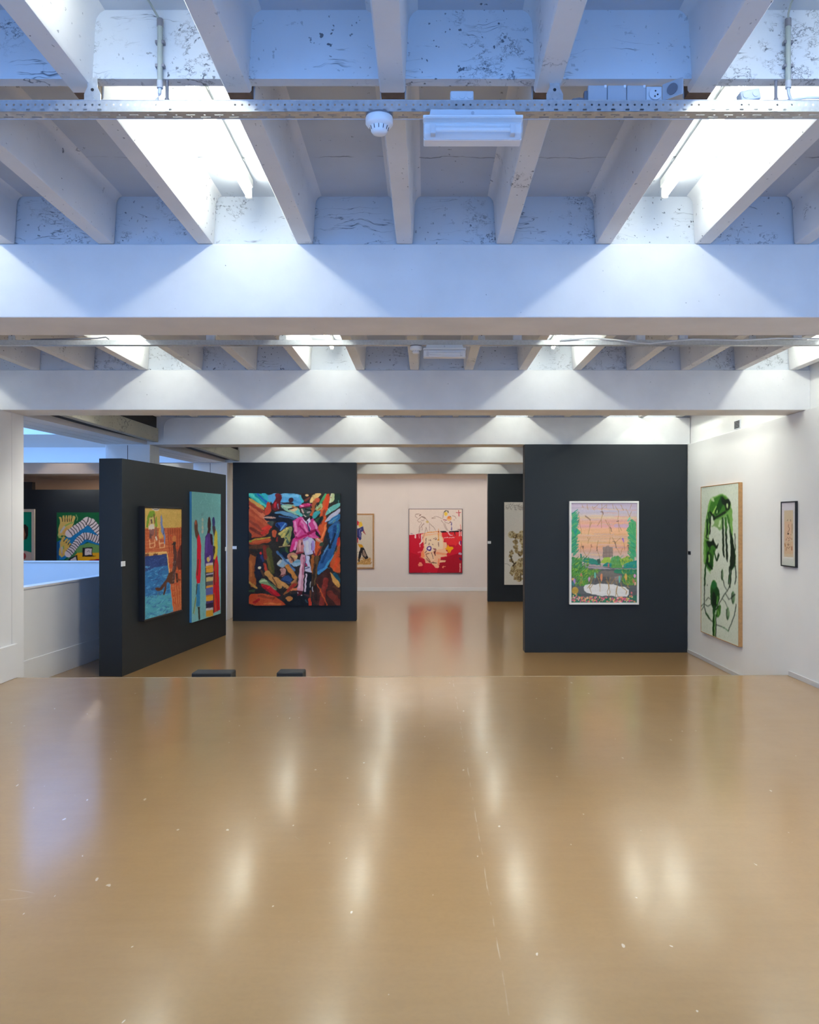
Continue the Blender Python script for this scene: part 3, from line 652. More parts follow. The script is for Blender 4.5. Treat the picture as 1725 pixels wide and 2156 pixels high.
# ------------------------------------------------------------------ paintings
class Art:
    """a picture painted in the pixel coordinates of a crop of the photograph, on a fine grid of vertices"""
    def __init__(s, w, h, corners, nx, base, seed=1, aa=None, warp=0, wl=140, smooth=0):
        s.w, s.h, s.nx = w, h, nx; s.ny = max(8, int(round(nx * h / w))); s.rs = np.random.RandomState(seed)
        A = []; bb = []
        for (u, v), (x, y) in zip(((0, 0), (1, 0), (1, 1), (0, 1)), corners):
            A.append([u, v, 1, 0, 0, 0, -u * x, -v * x]); bb.append(x); A.append([0, 0, 0, u, v, 1, -u * y, -v * y]); bb.append(y)
        hm = np.append(np.linalg.solve(np.array(A, float), np.array(bb, float)), 1).reshape(3, 3)
        U, V = np.meshgrid(np.linspace(0, 1, s.nx), np.linspace(0, 1, s.ny))
        q = hm @ np.stack([U.ravel(), V.ravel(), np.ones(U.size)])
        s.x = q[0] / q[2]; s.y = q[1] / q[2]; s.u = U.ravel(); s.vv = V.ravel()
        s.c = np.empty((s.x.size, 3)); s.c[:] = base; s.smooth = smooth
        if warp:
            rs = np.random.RandomState(seed + 100); dx = np.zeros(s.x.size); dy = np.zeros(s.x.size)
            for i in range(14):
                f = 6.283 / (wl * rs.uniform(0.35, 1.6)); a_ = rs.uniform(0, 6.283); ph = (s.x * math.cos(a_) + s.y * math.sin(a_)) * f
                dx += np.sin(ph + rs.uniform(0, 6.283)) * warp / 2.6; dy += np.sin(ph + rs.uniform(0, 6.283)) * warp / 2.6
            s.x = s.x + dx; s.y = s.y + dy
        s.aa = aa or (max(c[0] for c in corners) - min(c[0] for c in corners)) / nx
    def _mix(s, idx, al, col): s.c[idx] += (np.array(col, float) - s.c[idx]) * al[:, None]
    def S(s, col, width, *pts, a=1.0):
        P_ = np.array(pts, float); pad = width + 2 * s.aa
        idx = np.where((s.x > P_[:, 0].min() - pad) & (s.x < P_[:, 0].max() + pad) & (s.y > P_[:, 1].min() - pad) & (s.y < P_[:, 1].max() + pad))[0]
        if not len(idx): return
        x, y = s.x[idx], s.y[idx]; d = np.full(len(idx), 1e9)
        for (x0, y0), (x1, y1) in zip(P_[:-1], P_[1:]):
            dx, dy = x1 - x0, y1 - y0; L2 = dx * dx + dy * dy + 1e-9
            t = np.clip(((x - x0) * dx + (y - y0) * dy) / L2, 0, 1)
            d = np.minimum(d, np.hypot(x - x0 - t * dx, y - y0 - t * dy))
        s._mix(idx, a * np.clip(0.5 - (d - width / 2) / s.aa, 0, 1) * min(1.0, max(0.25, width / s.aa)), col)
    def P(s, col, *pts, a=1.0):
        P_ = np.array(pts, float); pad = 2 * s.aa
        for _ in range(s.smooth):
            Qn = np.roll(P_, -1, 0); P_ = np.stack([P_ * 0.78 + Qn * 0.22, P_ * 0.22 + Qn * 0.78], 1).reshape(-1, 2)
        idx = np.where((s.x > P_[:, 0].min() - pad) & (s.x < P_[:, 0].max() + pad) & (s.y > P_[:, 1].min() - pad) & (s.y < P_[:, 1].max() + pad))[0]
        if not len(idx): return
        x, y = s.x[idx], s.y[idx]; ins = np.zeros(len(idx), bool); d = np.full(len(idx), 1e9); Q = np.roll(P_, -1, 0)
        for (x0, y0), (x1, y1) in zip(P_, Q):
            c = ((y0 > y) != (y1 > y)) & (x < (x1 - x0) * (y - y0) / (y1 - y0 + 1e-12) + x0); ins ^= c
            dx, dy = x1 - x0, y1 - y0; t = np.clip(((x - x0) * dx + (y - y0) * dy) / (dx * dx + dy * dy + 1e-9), 0, 1)
            d = np.minimum(d, np.hypot(x - x0 - t * dx, y - y0 - t * dy))
        sd = np.where(ins, -d, d)
        s._mix(idx, a * np.clip(0.5 - sd / s.aa, 0, 1), col)
    def E(s, col, cx, cy, rx, ry, a=1.0):
        s.P(col, *[(cx + rx * math.cos(t), cy + ry * math.sin(t)) for t in np.linspace(0, 2 * math.pi, 20)[:-1]], a=a)
    def rows(s, stops):
        ys = [p[0] for p in stops]
        for k in range(3): s.c[:, k] = np.interp(s.y, ys, [p[1][k] for p in stops])
    def streak(s, amp, kx, ky, seed=0):
        rs = np.random.RandomState(seed); n = np.zeros(s.x.size)
        for i in range(10):
            fx, fy = rs.normal(0, kx), rs.normal(0, ky); n += np.sin(s.x * fx + s.y * fy + rs.uniform(0, 6.28))
        s.c += (n / 3.2 * amp)[:, None]
    def scatter(s, cols, n, box, ln, width, ang, spread=0.4, mask=None, a=1.0):
        x0, y0, x1, y1 = box
        for i in range(n):
            x, y = s.rs.uniform(x0, x1), s.rs.uniform(y0, y1)
            if mask and not mask(x, y): continue
            t = ang + s.rs.normal(0, spread); l = ln * s.rs.uniform(0.5, 1.2)
            s.S(cols[s.rs.randint(len(cols))], width, (x, y), (x + l * math.cos(t), y + l * math.sin(t)), a=a)
    def blur(s, n=1):
        g = s.c.reshape(s.ny, s.nx, 3)
        for _ in range(n):
            p = np.pad(g, ((1, 1), (1, 1), (0, 0)), 'edge')
            g = (4 * g + p[:-2, 1:-1] + p[2:, 1:-1] + p[1:-1, :-2] + p[1:-1, 2:]) / 8
        s.c = g.reshape(-1, 3)
    def brush(s, n, ln, width, jit, amt=0.5):
        # short strokes that carry the colour found where they start
        for i in range(n):
            k = s.rs.randint(s.x.size); x, y = s.x[k], s.y[k]; t = s.rs.uniform(0, 3.14); l = ln * s.rs.uniform(0.4, 1.3)
            s.S(tuple(s.c[k] * (1 + s.rs.normal(0, jit))), width * s.rs.uniform(0.5, 1.2), (x - l * math.cos(t) / 2, y - l * math.sin(t) / 2), (x + l * math.cos(t) / 2, y + l * math.sin(t) / 2), a=amt)
    def grain(s, amp): s.c += s.rs.normal(0, amp, s.c.shape[0])[:, None]
    def mesh(s, depth, side, gain=1.0):
        nx, ny = s.nx, s.ny; n = nx * ny
        vs = np.empty((n + 8, 3)); vs[:n, 0] = (s.u - 0.5) * s.w; vs[:n, 1] = -depth; vs[:n, 2] = (0.5 - s.vv) * s.h
        k = n
        for yy in (-depth, 0):
            for u, v in ((0, 0), (1, 0), (1, 1), (0, 1)): vs[k] = ((u - 0.5) * s.w, yy, (0.5 - v) * s.h); k += 1
        i, j = np.meshgrid(np.arange(nx - 1), np.arange(ny - 1)); a = (j * nx + i).ravel()
        fs = np.stack([a + nx, a + nx + 1, a + 1, a], 1).tolist()
        m = n
        for q in range(4): r = (q + 1) % 4; fs.append([m + q, m + r, m + 4 + r, m + 4 + q])
        fs.append([m + 4, m + 5, m + 6, m + 7])
        me = bpy.data.meshes.new('canvas'); me.from_pydata(vs.tolist(), [], fs)
        c = np.vstack([s.c, np.tile(np.array(side, float), (8, 1))]); c = np.clip(c, 0, 255) / 255
        lin = np.where(c <= 0.04045, c / 12.92, ((c + 0.055) / 1.055) ** 2.4) * gain
        att = me.color_attributes.new('paint', 'FLOAT_COLOR', 'POINT')
        att.data.foreach_set('color', np.hstack([np.clip(lin, 0, 0.95), np.ones((len(lin), 1))]).astype(np.float32).ravel())
        me.materials.append(M_paint); return me
def paint_mat():
    m, nt, b = newmat('painted_surface')
    at = N(nt, 'ShaderNodeVertexColor', layer_name='paint'); L(nt, at.outputs['Color'], b.inputs['Base Color'])
    b.inputs['Roughness'].default_value = 0.55; b.inputs['Specular IOR Level'].default_value = 0.25
    bump(nt, b, noise(nt, position(nt), 220, 2), 0.08, 0.002); return m
M_paint = paint_mat()

def hang(art, label, loc, rotz, depth, side=(220, 215, 205), frame=None, fw=0.03, fdepth=None, gain=1.0, name='painting', cat='painting', lip=0.012):
    t = thing(name, label, cat, loc, rotz)
    me = art.mesh(depth, side, gain); o = bpy.data.objects.new('canvas', me); COL.objects.link(o); o.parent = t
    if frame:
        fd = fdepth or depth + lip; w, h = art.w / 2, art.h / 2
        for (x0, x1, z0, z1) in ((-w - fw, w + fw, h, h + fw), (-w - fw, w + fw, -h - fw, -h), (-w - fw, -w, -h, h), (w, w + fw, -h, h)):
            MB().box(x0, x1, -fd, 0, z0, z1).build('frame_rail', frame, t, bev=0.002, seg=1)
    return t
def rect_at(pxl, pyt, pxr, pyb, p, n):
    a, b = on_plane(pxl, pyt, p, n), on_plane(pxr, pyb, p, n)
    w = math.hypot(b.x - a.x, b.y - a.y); return (a + b) / 2, w, abs(a.z - b.z)
NY = Vector((0, -1, 0)); NX = Vector((-1, 0, 0))
G = 1.0

# --- figure in a pink jacket
def art_pink():
    c, w, h = rect_at(524.1, 1038.6, 717.0, 1275.0, (0, YC - 0.05, 0), NY)
    A = Art(w, h, [(75, 78), (1645, 65), (1665, 2005), (90, 2020)], 210, (42, 36, 32), 3, warp=4, wl=130, smooth=1)
    P, S, E = A.P, A.S, A.E
    P((188, 78, 44), (70, 210), (360, 390), (480, 640), (440, 760), (330, 830), (85, 850))
    for i, (a, b, cc) in enumerate((((100, 300), (400, 560), (212, 108, 68)), ((90, 420), (380, 620), (205, 95, 55)), ((100, 560), (330, 720), (150, 60, 38)), ((240, 360), (440, 600), (222, 120, 82)), ((110, 680), (300, 790), (128, 52, 34)), ((90, 250), (300, 400), (160, 62, 40)))):
        S(cc, 46, a, b)
    S((226, 62, 44), 60, (330, 690), (440, 660)); S((205, 55, 40), 55, (310, 770), (400, 720))
    P((40, 178, 165), (70, 78), (400, 78), (445, 230), (360, 330), (70, 135))
    S((92, 215, 190), 55, (100, 85), (360, 290)); S((32, 100, 180), 34, (220, 85), (400, 250)); S((60, 190, 205), 60, (330, 85), (430, 210)); S((20, 150, 165), 30, (160, 84), (380, 275))
    P((216, 162, 82), (70, 138), (345, 310), (352, 385), (70, 205)); S((190, 80, 45), 18, (80, 215), (350, 395))
    P((92, 168, 216), (380, 78), (960, 72), (1010, 200), (960, 300), (640, 265), (445, 235))
    S((120, 195, 230), 50, (660, 110), (900, 120)); S((70, 150, 205), 40, (850, 200), (960, 240)); S((70, 190, 200), 40, (960, 130), (1000, 220))
    P((112, 26, 32), (520, 95), (560, 72), (640, 80), (640, 180), (610, 250), (625, 345), (500, 382), (455, 320), (500, 220), (545, 160))
    S((205, 32, 46), 36, (535, 240), (520, 310)); S((150, 175, 205), 12, (570, 270), (590, 330))
    P((206, 70, 44), (400, 220), (450, 250), (470, 400), (380, 470), (345, 410), (370, 280))
    P((150, 190, 160), (620, 262), (830, 262), (940, 330), (985, 470), (850, 430), (650, 350)); S((190, 215, 190), 34, (680, 300), (800, 320)); S((95, 190, 185), 50, (900, 380), (970, 450))
    E((56, 26, 36), 802, 188, 46, 42); P((50, 30, 36), (570, 240), (830, 222), (850, 275), (700, 255)); E((225, 190, 140), 850, 355, 60, 28)
    S((40, 34, 36), 20, (760, 350), (900, 300)); S((200, 120, 60), 26, (830, 300), (900, 320))
    P((100, 150, 186), (500, 395), (650, 370), (850, 430), (970, 490), (900, 510), (700, 445), (560, 430))
    P((22, 28, 42), (380, 455), (480, 400), (620, 450), (760, 460), (870, 520), (835, 610), (780, 670), (700, 560), (500, 552), (360, 545), (330, 480))
    P((222, 168, 142), (300, 490), (420, 470), (580, 500), (420, 516)); S((60, 110, 165), 26, (600, 470), (860, 510), a=0.7)
    P((70, 80, 70), (400, 560), (500, 560), (480, 640), (420, 630)); P((42, 88, 160), (540, 570), (720, 570), (745, 640), (620, 720), (555, 650)); S((110, 160, 210), 26, (700, 600), (620, 700)); S((25, 40, 80), 30, (570, 600), (600, 690))
    P((45, 40, 32), (430, 650), (560, 720), (600, 1000), (720, 1200), (560, 1300), (480, 1450), (250, 1200), (85, 1090), (85, 960), (430, 960))
    P((165, 160, 92), (590, 760), (700, 680), (800, 630), (842, 700), (800, 880), (760, 970), (660, 985), (700, 860), (640, 830))
    S((216, 192, 106), 46, (610, 770), (740, 680)); S((216, 192, 106), 40, (650, 830), (690, 780)); S((60, 90, 80), 40, (720, 850), (760, 930)); S((200, 185, 110), 26, (680, 960), (720, 870)); S((70, 85, 60), 24, (760, 720), (720, 800)); S((135, 150, 95), 40, (790, 690), (780, 800))
    S((196, 85, 45), 70, (515, 740), (515, 800)); S((150, 45, 35), 30, (570, 840), (570, 900)); S((190, 160, 110), 18, (600, 990), (780, 982))
    P((182, 72, 36), (85, 890), (300, 850), (450, 840), (460, 900), (300, 960), (90, 970)); S((192, 152, 52), 26, (100, 910), (300, 850), (445, 842)); S((120, 160, 60), 30, (100, 900), (130, 910)); S((205, 95, 50), 34, (150, 920), (420, 880))
    S((92, 56, 32), 70, (100, 1010), (400, 990)); P((166, 86, 36), (80, 1110), (220, 1130), (170, 1400), (235, 1700), (85, 1690)); S((190, 105, 45), 40, (120, 1250), (130, 1500)); S((60, 40, 28), 60, (110, 1090), (210, 1150))
    P((26, 26, 42), (200, 1150), (320, 1080), (350, 1300), (300, 1560), (250, 1700), (190, 1420))
    S((78, 78, 32), 100, (420, 1060), (480, 1430)); S((112, 95, 40), 40, (400, 1180), (470, 1420)); S((132, 46, 30), 60, (350, 1010), (370, 1200)); E((226, 50, 40), 288, 1110, 20, 26); S((40, 50, 95), 40, (300, 1160), (330, 1240))
    S((196, 62, 36), 50, (355, 1300), (385, 1400)); E((226, 206, 162), 270, 1365, 30, 24); S((90, 60, 40), 40, (300, 1420), (350, 1500))
    P((26, 48, 46), (600, 1010), (760, 1040), (790, 1200), (640, 1160)); S((60, 90, 40), 40, (720, 1020), (740, 1080)); P((24, 32, 56), (640, 1100), (740, 1080), (760, 1190), (680, 1200))
    P((150, 180, 196), (565, 1290), (640, 1220), (780, 1200), (975, 1210), (985, 1300), (880, 1350), (800, 1280), (690, 1360), (600, 1340)); S((215, 210, 190), 40, (590, 1290), (630, 1240)); S((110, 160, 180), 40, (860, 1260), (960, 1250))
    S((66, 106, 150), 46, (570, 1080), (860, 1400)); S((150, 170, 190), 16, (620, 1160), (740, 1300))
    P((206, 142, 110), (750, 1110), (880, 1090), (935, 1180), (850, 1250), (800, 1290), (750, 1180)); S((225, 180, 110), 40, (830, 1160), (900, 1170)); S((90, 55, 40), 26, (810, 1180), (850, 1240))
    P((202, 142, 126), (620, 1350), (720, 1370), (725, 1480), (640, 1525)); S((120, 60, 60), 24, (620, 1500), (720, 1470)); P((28, 32, 44), (760, 1450), (900, 1430), (930, 1500), (840, 1560), (740, 1520))
    S((206, 132, 56), 74, (750, 1340), (890, 1530)); P((46, 76, 126), (620, 1560), (740, 1480), (850, 1545), (800, 1640), (700, 1615)); S((26, 44, 80), 24, (640, 1580), (790, 1610))
    S((202, 142, 72), 92, (400, 1460), (540, 1600), (620, 1680)); S((216, 152, 82), 60, (540, 1550), (745, 1690)); S((120, 70, 40), 18, (500, 1520), (570, 1680))
    P((132, 152, 102), (258, 1595), (330, 1540), (430, 1600), (565, 1700), (565, 1765), (430, 1680), (280, 1640)); S((180, 195, 140), 26, (290, 1600), (380, 1590)); S((70, 100, 70), 22, (420, 1600), (560, 1730))
    P((196, 26, 36), (288, 1632), (420, 1655), (655, 1840), (560, 1865), (420, 1785), (300, 1690)); S((150, 15, 28), 28, (330, 1690), (540, 1840))
    P((152, 92, 46), (650, 1845), (800, 1660), (900, 1560), (930, 1640), (760, 1800)); S((178, 52, 36), 50, (760, 1750), (875, 1650)); S((220, 120, 70), 50, (830, 1740), (920, 1720)); S((190, 130, 80), 30, (830, 1620), (900, 1560))
    P((196, 76, 36), (85, 1840), (250, 1800), (480, 1830), (700, 1960), (720, 2025), (85, 2025)); S((168, 26, 26), 50, (180, 1965), (265, 1915)); S((215, 110, 50), 30, (350, 1980), (640, 1990)); S((150, 60, 30), 40, (260, 1850), (520, 1890))
    S((196, 140, 60), 40, (100, 1620), (220, 1710)); S((60, 80, 45), 40, (100, 1760), (170, 1770))
    P((18, 24, 30), (690, 1950), (850, 1790), (1050, 1840), (1180, 1900), (1190, 2012), (720, 2018)); P((206, 132, 66), (710, 1885), (790, 1840), (855, 1900), (770, 1950)); S((50, 80, 90), 20, (1060, 1910), (1100, 1960))
    # right side
    P((214, 86, 36), (1390, 78), (1470, 78), (1450, 290), (1400, 480), (1430, 600), (1360, 900), (1290, 1180), (1190, 1140), (1260, 700), (1300, 420), (1340, 230))
    S((228, 70, 26), 60, (1430, 120), (1400, 340)); S((150, 60, 34), 34, (1380, 360), (1310, 590)); S((235, 130, 70), 30, (1400, 620), (1330, 860)); S((120, 46, 30), 28, (1350, 960), (1250, 1160))
    P((234, 196, 122), (1105, 225), (1190, 68), (1335, 68), (1240, 160), (1200, 245)); E((216, 92, 60), 1250, 185, 50, 42); S((180, 92, 48), 60, (1205, 220), (1160, 400))
    P((38, 28, 28), (955, 75), (1180, 68), (1140, 170), (1020, 215)); E((236, 196, 132), 1068, 105, 30, 22); S((120, 56, 40), 34, (1040, 200), (1110, 150))
    S((70, 162, 100), 40, (1390, 82), (1310, 240)); P((190, 206, 152), (1475, 72), (1550, 76), (1545, 190), (1450, 260)); S((225, 225, 190), 20, (1490, 90), (1470, 220)); P((18, 48, 42), (1545, 62), (1650, 62), (1650, 215), (1540, 240))
    P((110, 186, 176), (1380, 410), (1480, 290), (1650, 212), (1650, 290), (1500, 380), (1400, 450)); P((192, 188, 206), (1385, 560), (1430, 480), (1650, 310), (1650, 390), (1430, 565)); P((46, 112, 166), (1425, 590), (1510, 480), (1650, 400), (1650, 530), (1450, 610)); S((90, 150, 190), 18, (1450, 580), (1600, 470)); S((150, 165, 90), 10, (1520, 570), (1560, 530))
    P((166, 186, 130), (1190, 340), (1330, 225), (1345, 330), (1260, 385)); S((180, 120, 40), 24, (1260, 350), (1300, 320)); P((60, 162, 166), (1150, 450), (1230, 370), (1335, 370), (1230, 500), (1170, 500)); E((216, 92, 50), 1145, 440, 30, 22)
    S((46, 82, 50), 64, (1220, 560), (1320, 500)); S((26, 30, 36), 40, (1250, 640), (1330, 480))
    P((40, 94, 150), (1430, 660), (1530, 580), (1645, 540), (1640, 760), (1590, 930), (1510, 1180), (1440, 1330), (1370, 1390), (1280, 1485), (1248, 1420), (1310, 1200), (1370, 1050), (1480, 880), (1450, 760))
    S((24, 64, 118), 50, (1560, 640), (1520, 900)); S((70, 150, 190), 36, (1600, 1060), (1400, 1340)); S((92, 142, 180), 22, (1490, 890), (1385, 1060), (1380, 1140)); S((66, 146, 200), 50, (1275, 1440), (1420, 1340)); S((20, 34, 54), 46, (1435, 800), (1480, 1000)); S((26, 66, 116), 40, (1430, 1060), (1340, 1260)); S((18, 30, 50), 24, (1560, 760), (1500, 960)); S((50, 130, 150), 26, (1610, 600), (1600, 740))
    P((206, 86, 36), (1645, 780), (1655, 990), (1645, 1200), (1665, 1470), (1560, 1425), (1460, 1320), (1540, 1130), (1600, 1000)); S((190, 45, 34), 40, (1630, 850), (1600, 950)); S((150, 100, 50), 22, (1640, 980), (1560, 1080)); S((225, 80, 30), 60, (1610, 1200), (1560, 1360))
    P((66, 32, 24), (1270, 1490), (1460, 1350), (1500, 1500), (1600, 1650), (1670, 1700), (1670, 2008), (1185, 2008), (1180, 1700)); S((132, 42, 30), 84, (1410, 1560), (1340, 1990)); S((202, 82, 36), 22, (1270, 1650), (1440, 2000)); P((216, 156, 76), (1470, 1395), (1560, 1500), (1665, 1640), (1640, 1702), (1540, 1625)); S((26, 82, 102), 60, (1560, 1460), (1660, 1580)); S((118, 44, 30), 110, (1480, 1800), (1640, 1960)); S((90, 50, 30), 40, (1560, 1680), (1660, 1760)); S((40, 26, 20), 50, (1230, 1600), (1240, 1900))
    S((102, 76, 42), 70, (1255, 1180), (1195, 1640)); S((172, 96, 36), 50, (1185, 1150), (1165, 1440)); S((60, 46, 34), 40, (1230, 1300), (1180, 1700))
    A.brush(700, 70, 12, 0.16, 0.5); A.smooth = 0
    # the figure
    P((14, 20, 34), (1050, 1450), (1165, 1450), (1145, 1800), (1040, 1830)); P((18, 22, 30), (830, 600), (850, 820), (880, 830), (840, 880), (800, 860))
    P((62, 86, 76), (970, 345), (1140, 300), (1152, 380), (1110, 490), (1020, 470), (985, 400)); S((206, 168, 158), 26, (985, 350), (1010, 400)); S((160, 150, 150), 26, (1085, 400), (1120, 390)); S((22, 26, 30), 26, (1050, 340), (1140, 365)); S((40, 64, 54), 50, (1040, 430), (1080, 440)); S((210, 190, 185), 18, (1015, 440), (1060, 475))
    P((206, 46, 110), (942, 275), (1090, 228), (1162, 262), (1150, 300), (1060, 298), (960, 326)); S((250, 155, 192), 26, (975, 280), (1010, 290)); S((120, 20, 60), 16, (1010, 315), (1140, 296)); S((240, 120, 170), 12, (1080, 250), (1130, 262)); S((20, 20, 26), 16, (1130, 270), (1160, 320))
    P((216, 72, 142), (830, 545), (960, 468), (1010, 480), (1060, 560), (1180, 490), (1222, 560), (1262, 640), (1302, 760), (1290, 835), (1220, 862), (1100, 820), (1000, 862), (900, 902), (810, 1085), (788, 1085), (800, 980), (830, 870), (880, 830), (850, 680))
    S((236, 142, 186), 42, (870, 570), (895, 720)); S((236, 142, 186), 32, (990, 550), (1080, 720)); S((240, 160, 200), 36, (1200, 560), (1240, 670)); S((190, 30, 100), 34, (950, 540), (930, 640)); S((162, 22, 86), 28, (960, 640), (1060, 750)); S((160, 16, 80), 54, (1100, 770), (1225, 700)); S((192, 22, 96), 40, (890, 850), (1060, 800)); S((226, 100, 160), 30, (1130, 790), (1220, 830)); S((120, 16, 66), 16, (880, 740), (900, 830)); S((225, 110, 165), 26, (960, 720), (900, 800)); S((60, 20, 40), 30, (1235, 720), (1290, 800))
    P((226, 216, 230), (985, 478), (1062, 560), (1122, 490), (1132, 560), (1105, 585), (1060, 600)); S((60, 42, 92), 22, (1080, 560), (1120, 720)); S((215, 195, 225), 14, (1105, 590), (1135, 690)); S((22, 26, 36), 16, (1010, 470), (1070, 520), (1100, 480))
    S((26, 28, 34), 44, (1245, 760), (1290, 820)); S((206, 146, 116), 42, (1240, 862), (1330, 905)); E((50, 72, 50), 1332, 950, 40, 36); S((230, 190, 170), 14, (1250, 850), (1310, 870))
    P((216, 50, 122), (800, 980), (880, 905), (935, 880), (920, 990), (810, 1092)); S((236, 152, 192), 38, (900, 920), (870, 1040))
    P((202, 122, 122), (930, 880), (1025, 850), (1025, 1095), (890, 1110)); S((232, 170, 165), 26, (960, 890), (960, 1060)); S((150, 40, 50), 26, (900, 1110), (1000, 1090)); S((60, 20, 40), 18, (995, 920), (990, 960))
    P((206, 202, 222), (1010, 885), (1080, 820), (1160, 832), (1222, 905), (1212, 1050), (1225, 1095), (1150, 1122), (1050, 1142), (1030, 1050)); S((226, 222, 225), 50, (1080, 920), (1090, 1080)); S((172, 152, 216), 44, (1185, 910), (1185, 1060)); S((130, 90, 150), 12, (1165, 930), (1160, 1050)); S((120, 30, 60), 28, (1190, 1070), (1215, 1140)); S((170, 140, 200), 30, (1030, 880), (1090, 840))
    P((206, 206, 226), (1060, 1140), (1125, 1150), (1145, 1365), (1055, 1310)); S((60, 70, 110), 16, (1050, 1160), (1060, 1300)); S((180, 30, 90), 26, (1070, 1280), (1085, 1320))
    P((202, 196, 216), (1060, 1340), (1140, 1350), (1175, 1435), (1045, 1425)); S((24, 22, 34), 16, (1040, 1432), (1172, 1448)); S((70, 80, 120), 12, (1060, 1380), (1120, 1350))
    P((216, 152, 166), (985, 1120), (1052, 1142), (1040, 1400), (1020, 1765), (918, 1745), (950, 1450)); S((236, 192, 202), 36, (985, 1300), (960, 1700)); S((190, 100, 125), 22, (1030, 1180), (1015, 1480)); S((10, 12, 20), 18, (1052, 1450), (1030, 1810)); S((222, 204, 216), 28, (1078, 1470), (1050, 1760))
    P((92, 26, 36), (918, 1750), (1010, 1765), (1012, 1830), (915, 1842)); S((72, 42, 52), 24, (1050, 1815), (1140, 1850)); S((220, 215, 220), 12, (925, 1780), (930, 1800)); E((215, 215, 215), 1000, 1838, 14, 10); S((210, 210, 200), 12, (1145, 1600), (1140, 1690)); S((200, 205, 215), 12, (1180, 1690), (1190, 1770)); S((205, 62, 36), 50, (1140, 1900), (1140, 2000)); S((110, 60, 35), 30, (1150, 1760), (1150, 1860))
    A.streak(5, 0.03, 0.02, 3); A.grain(4)
    hang(A, 'abstract portrait of a seated figure in a pink jacket, red blue and orange strokes', (c.x, YC - 0.003, c.z), 0, 0.05, side=(60, 40, 32), gain=G)
art_pink()

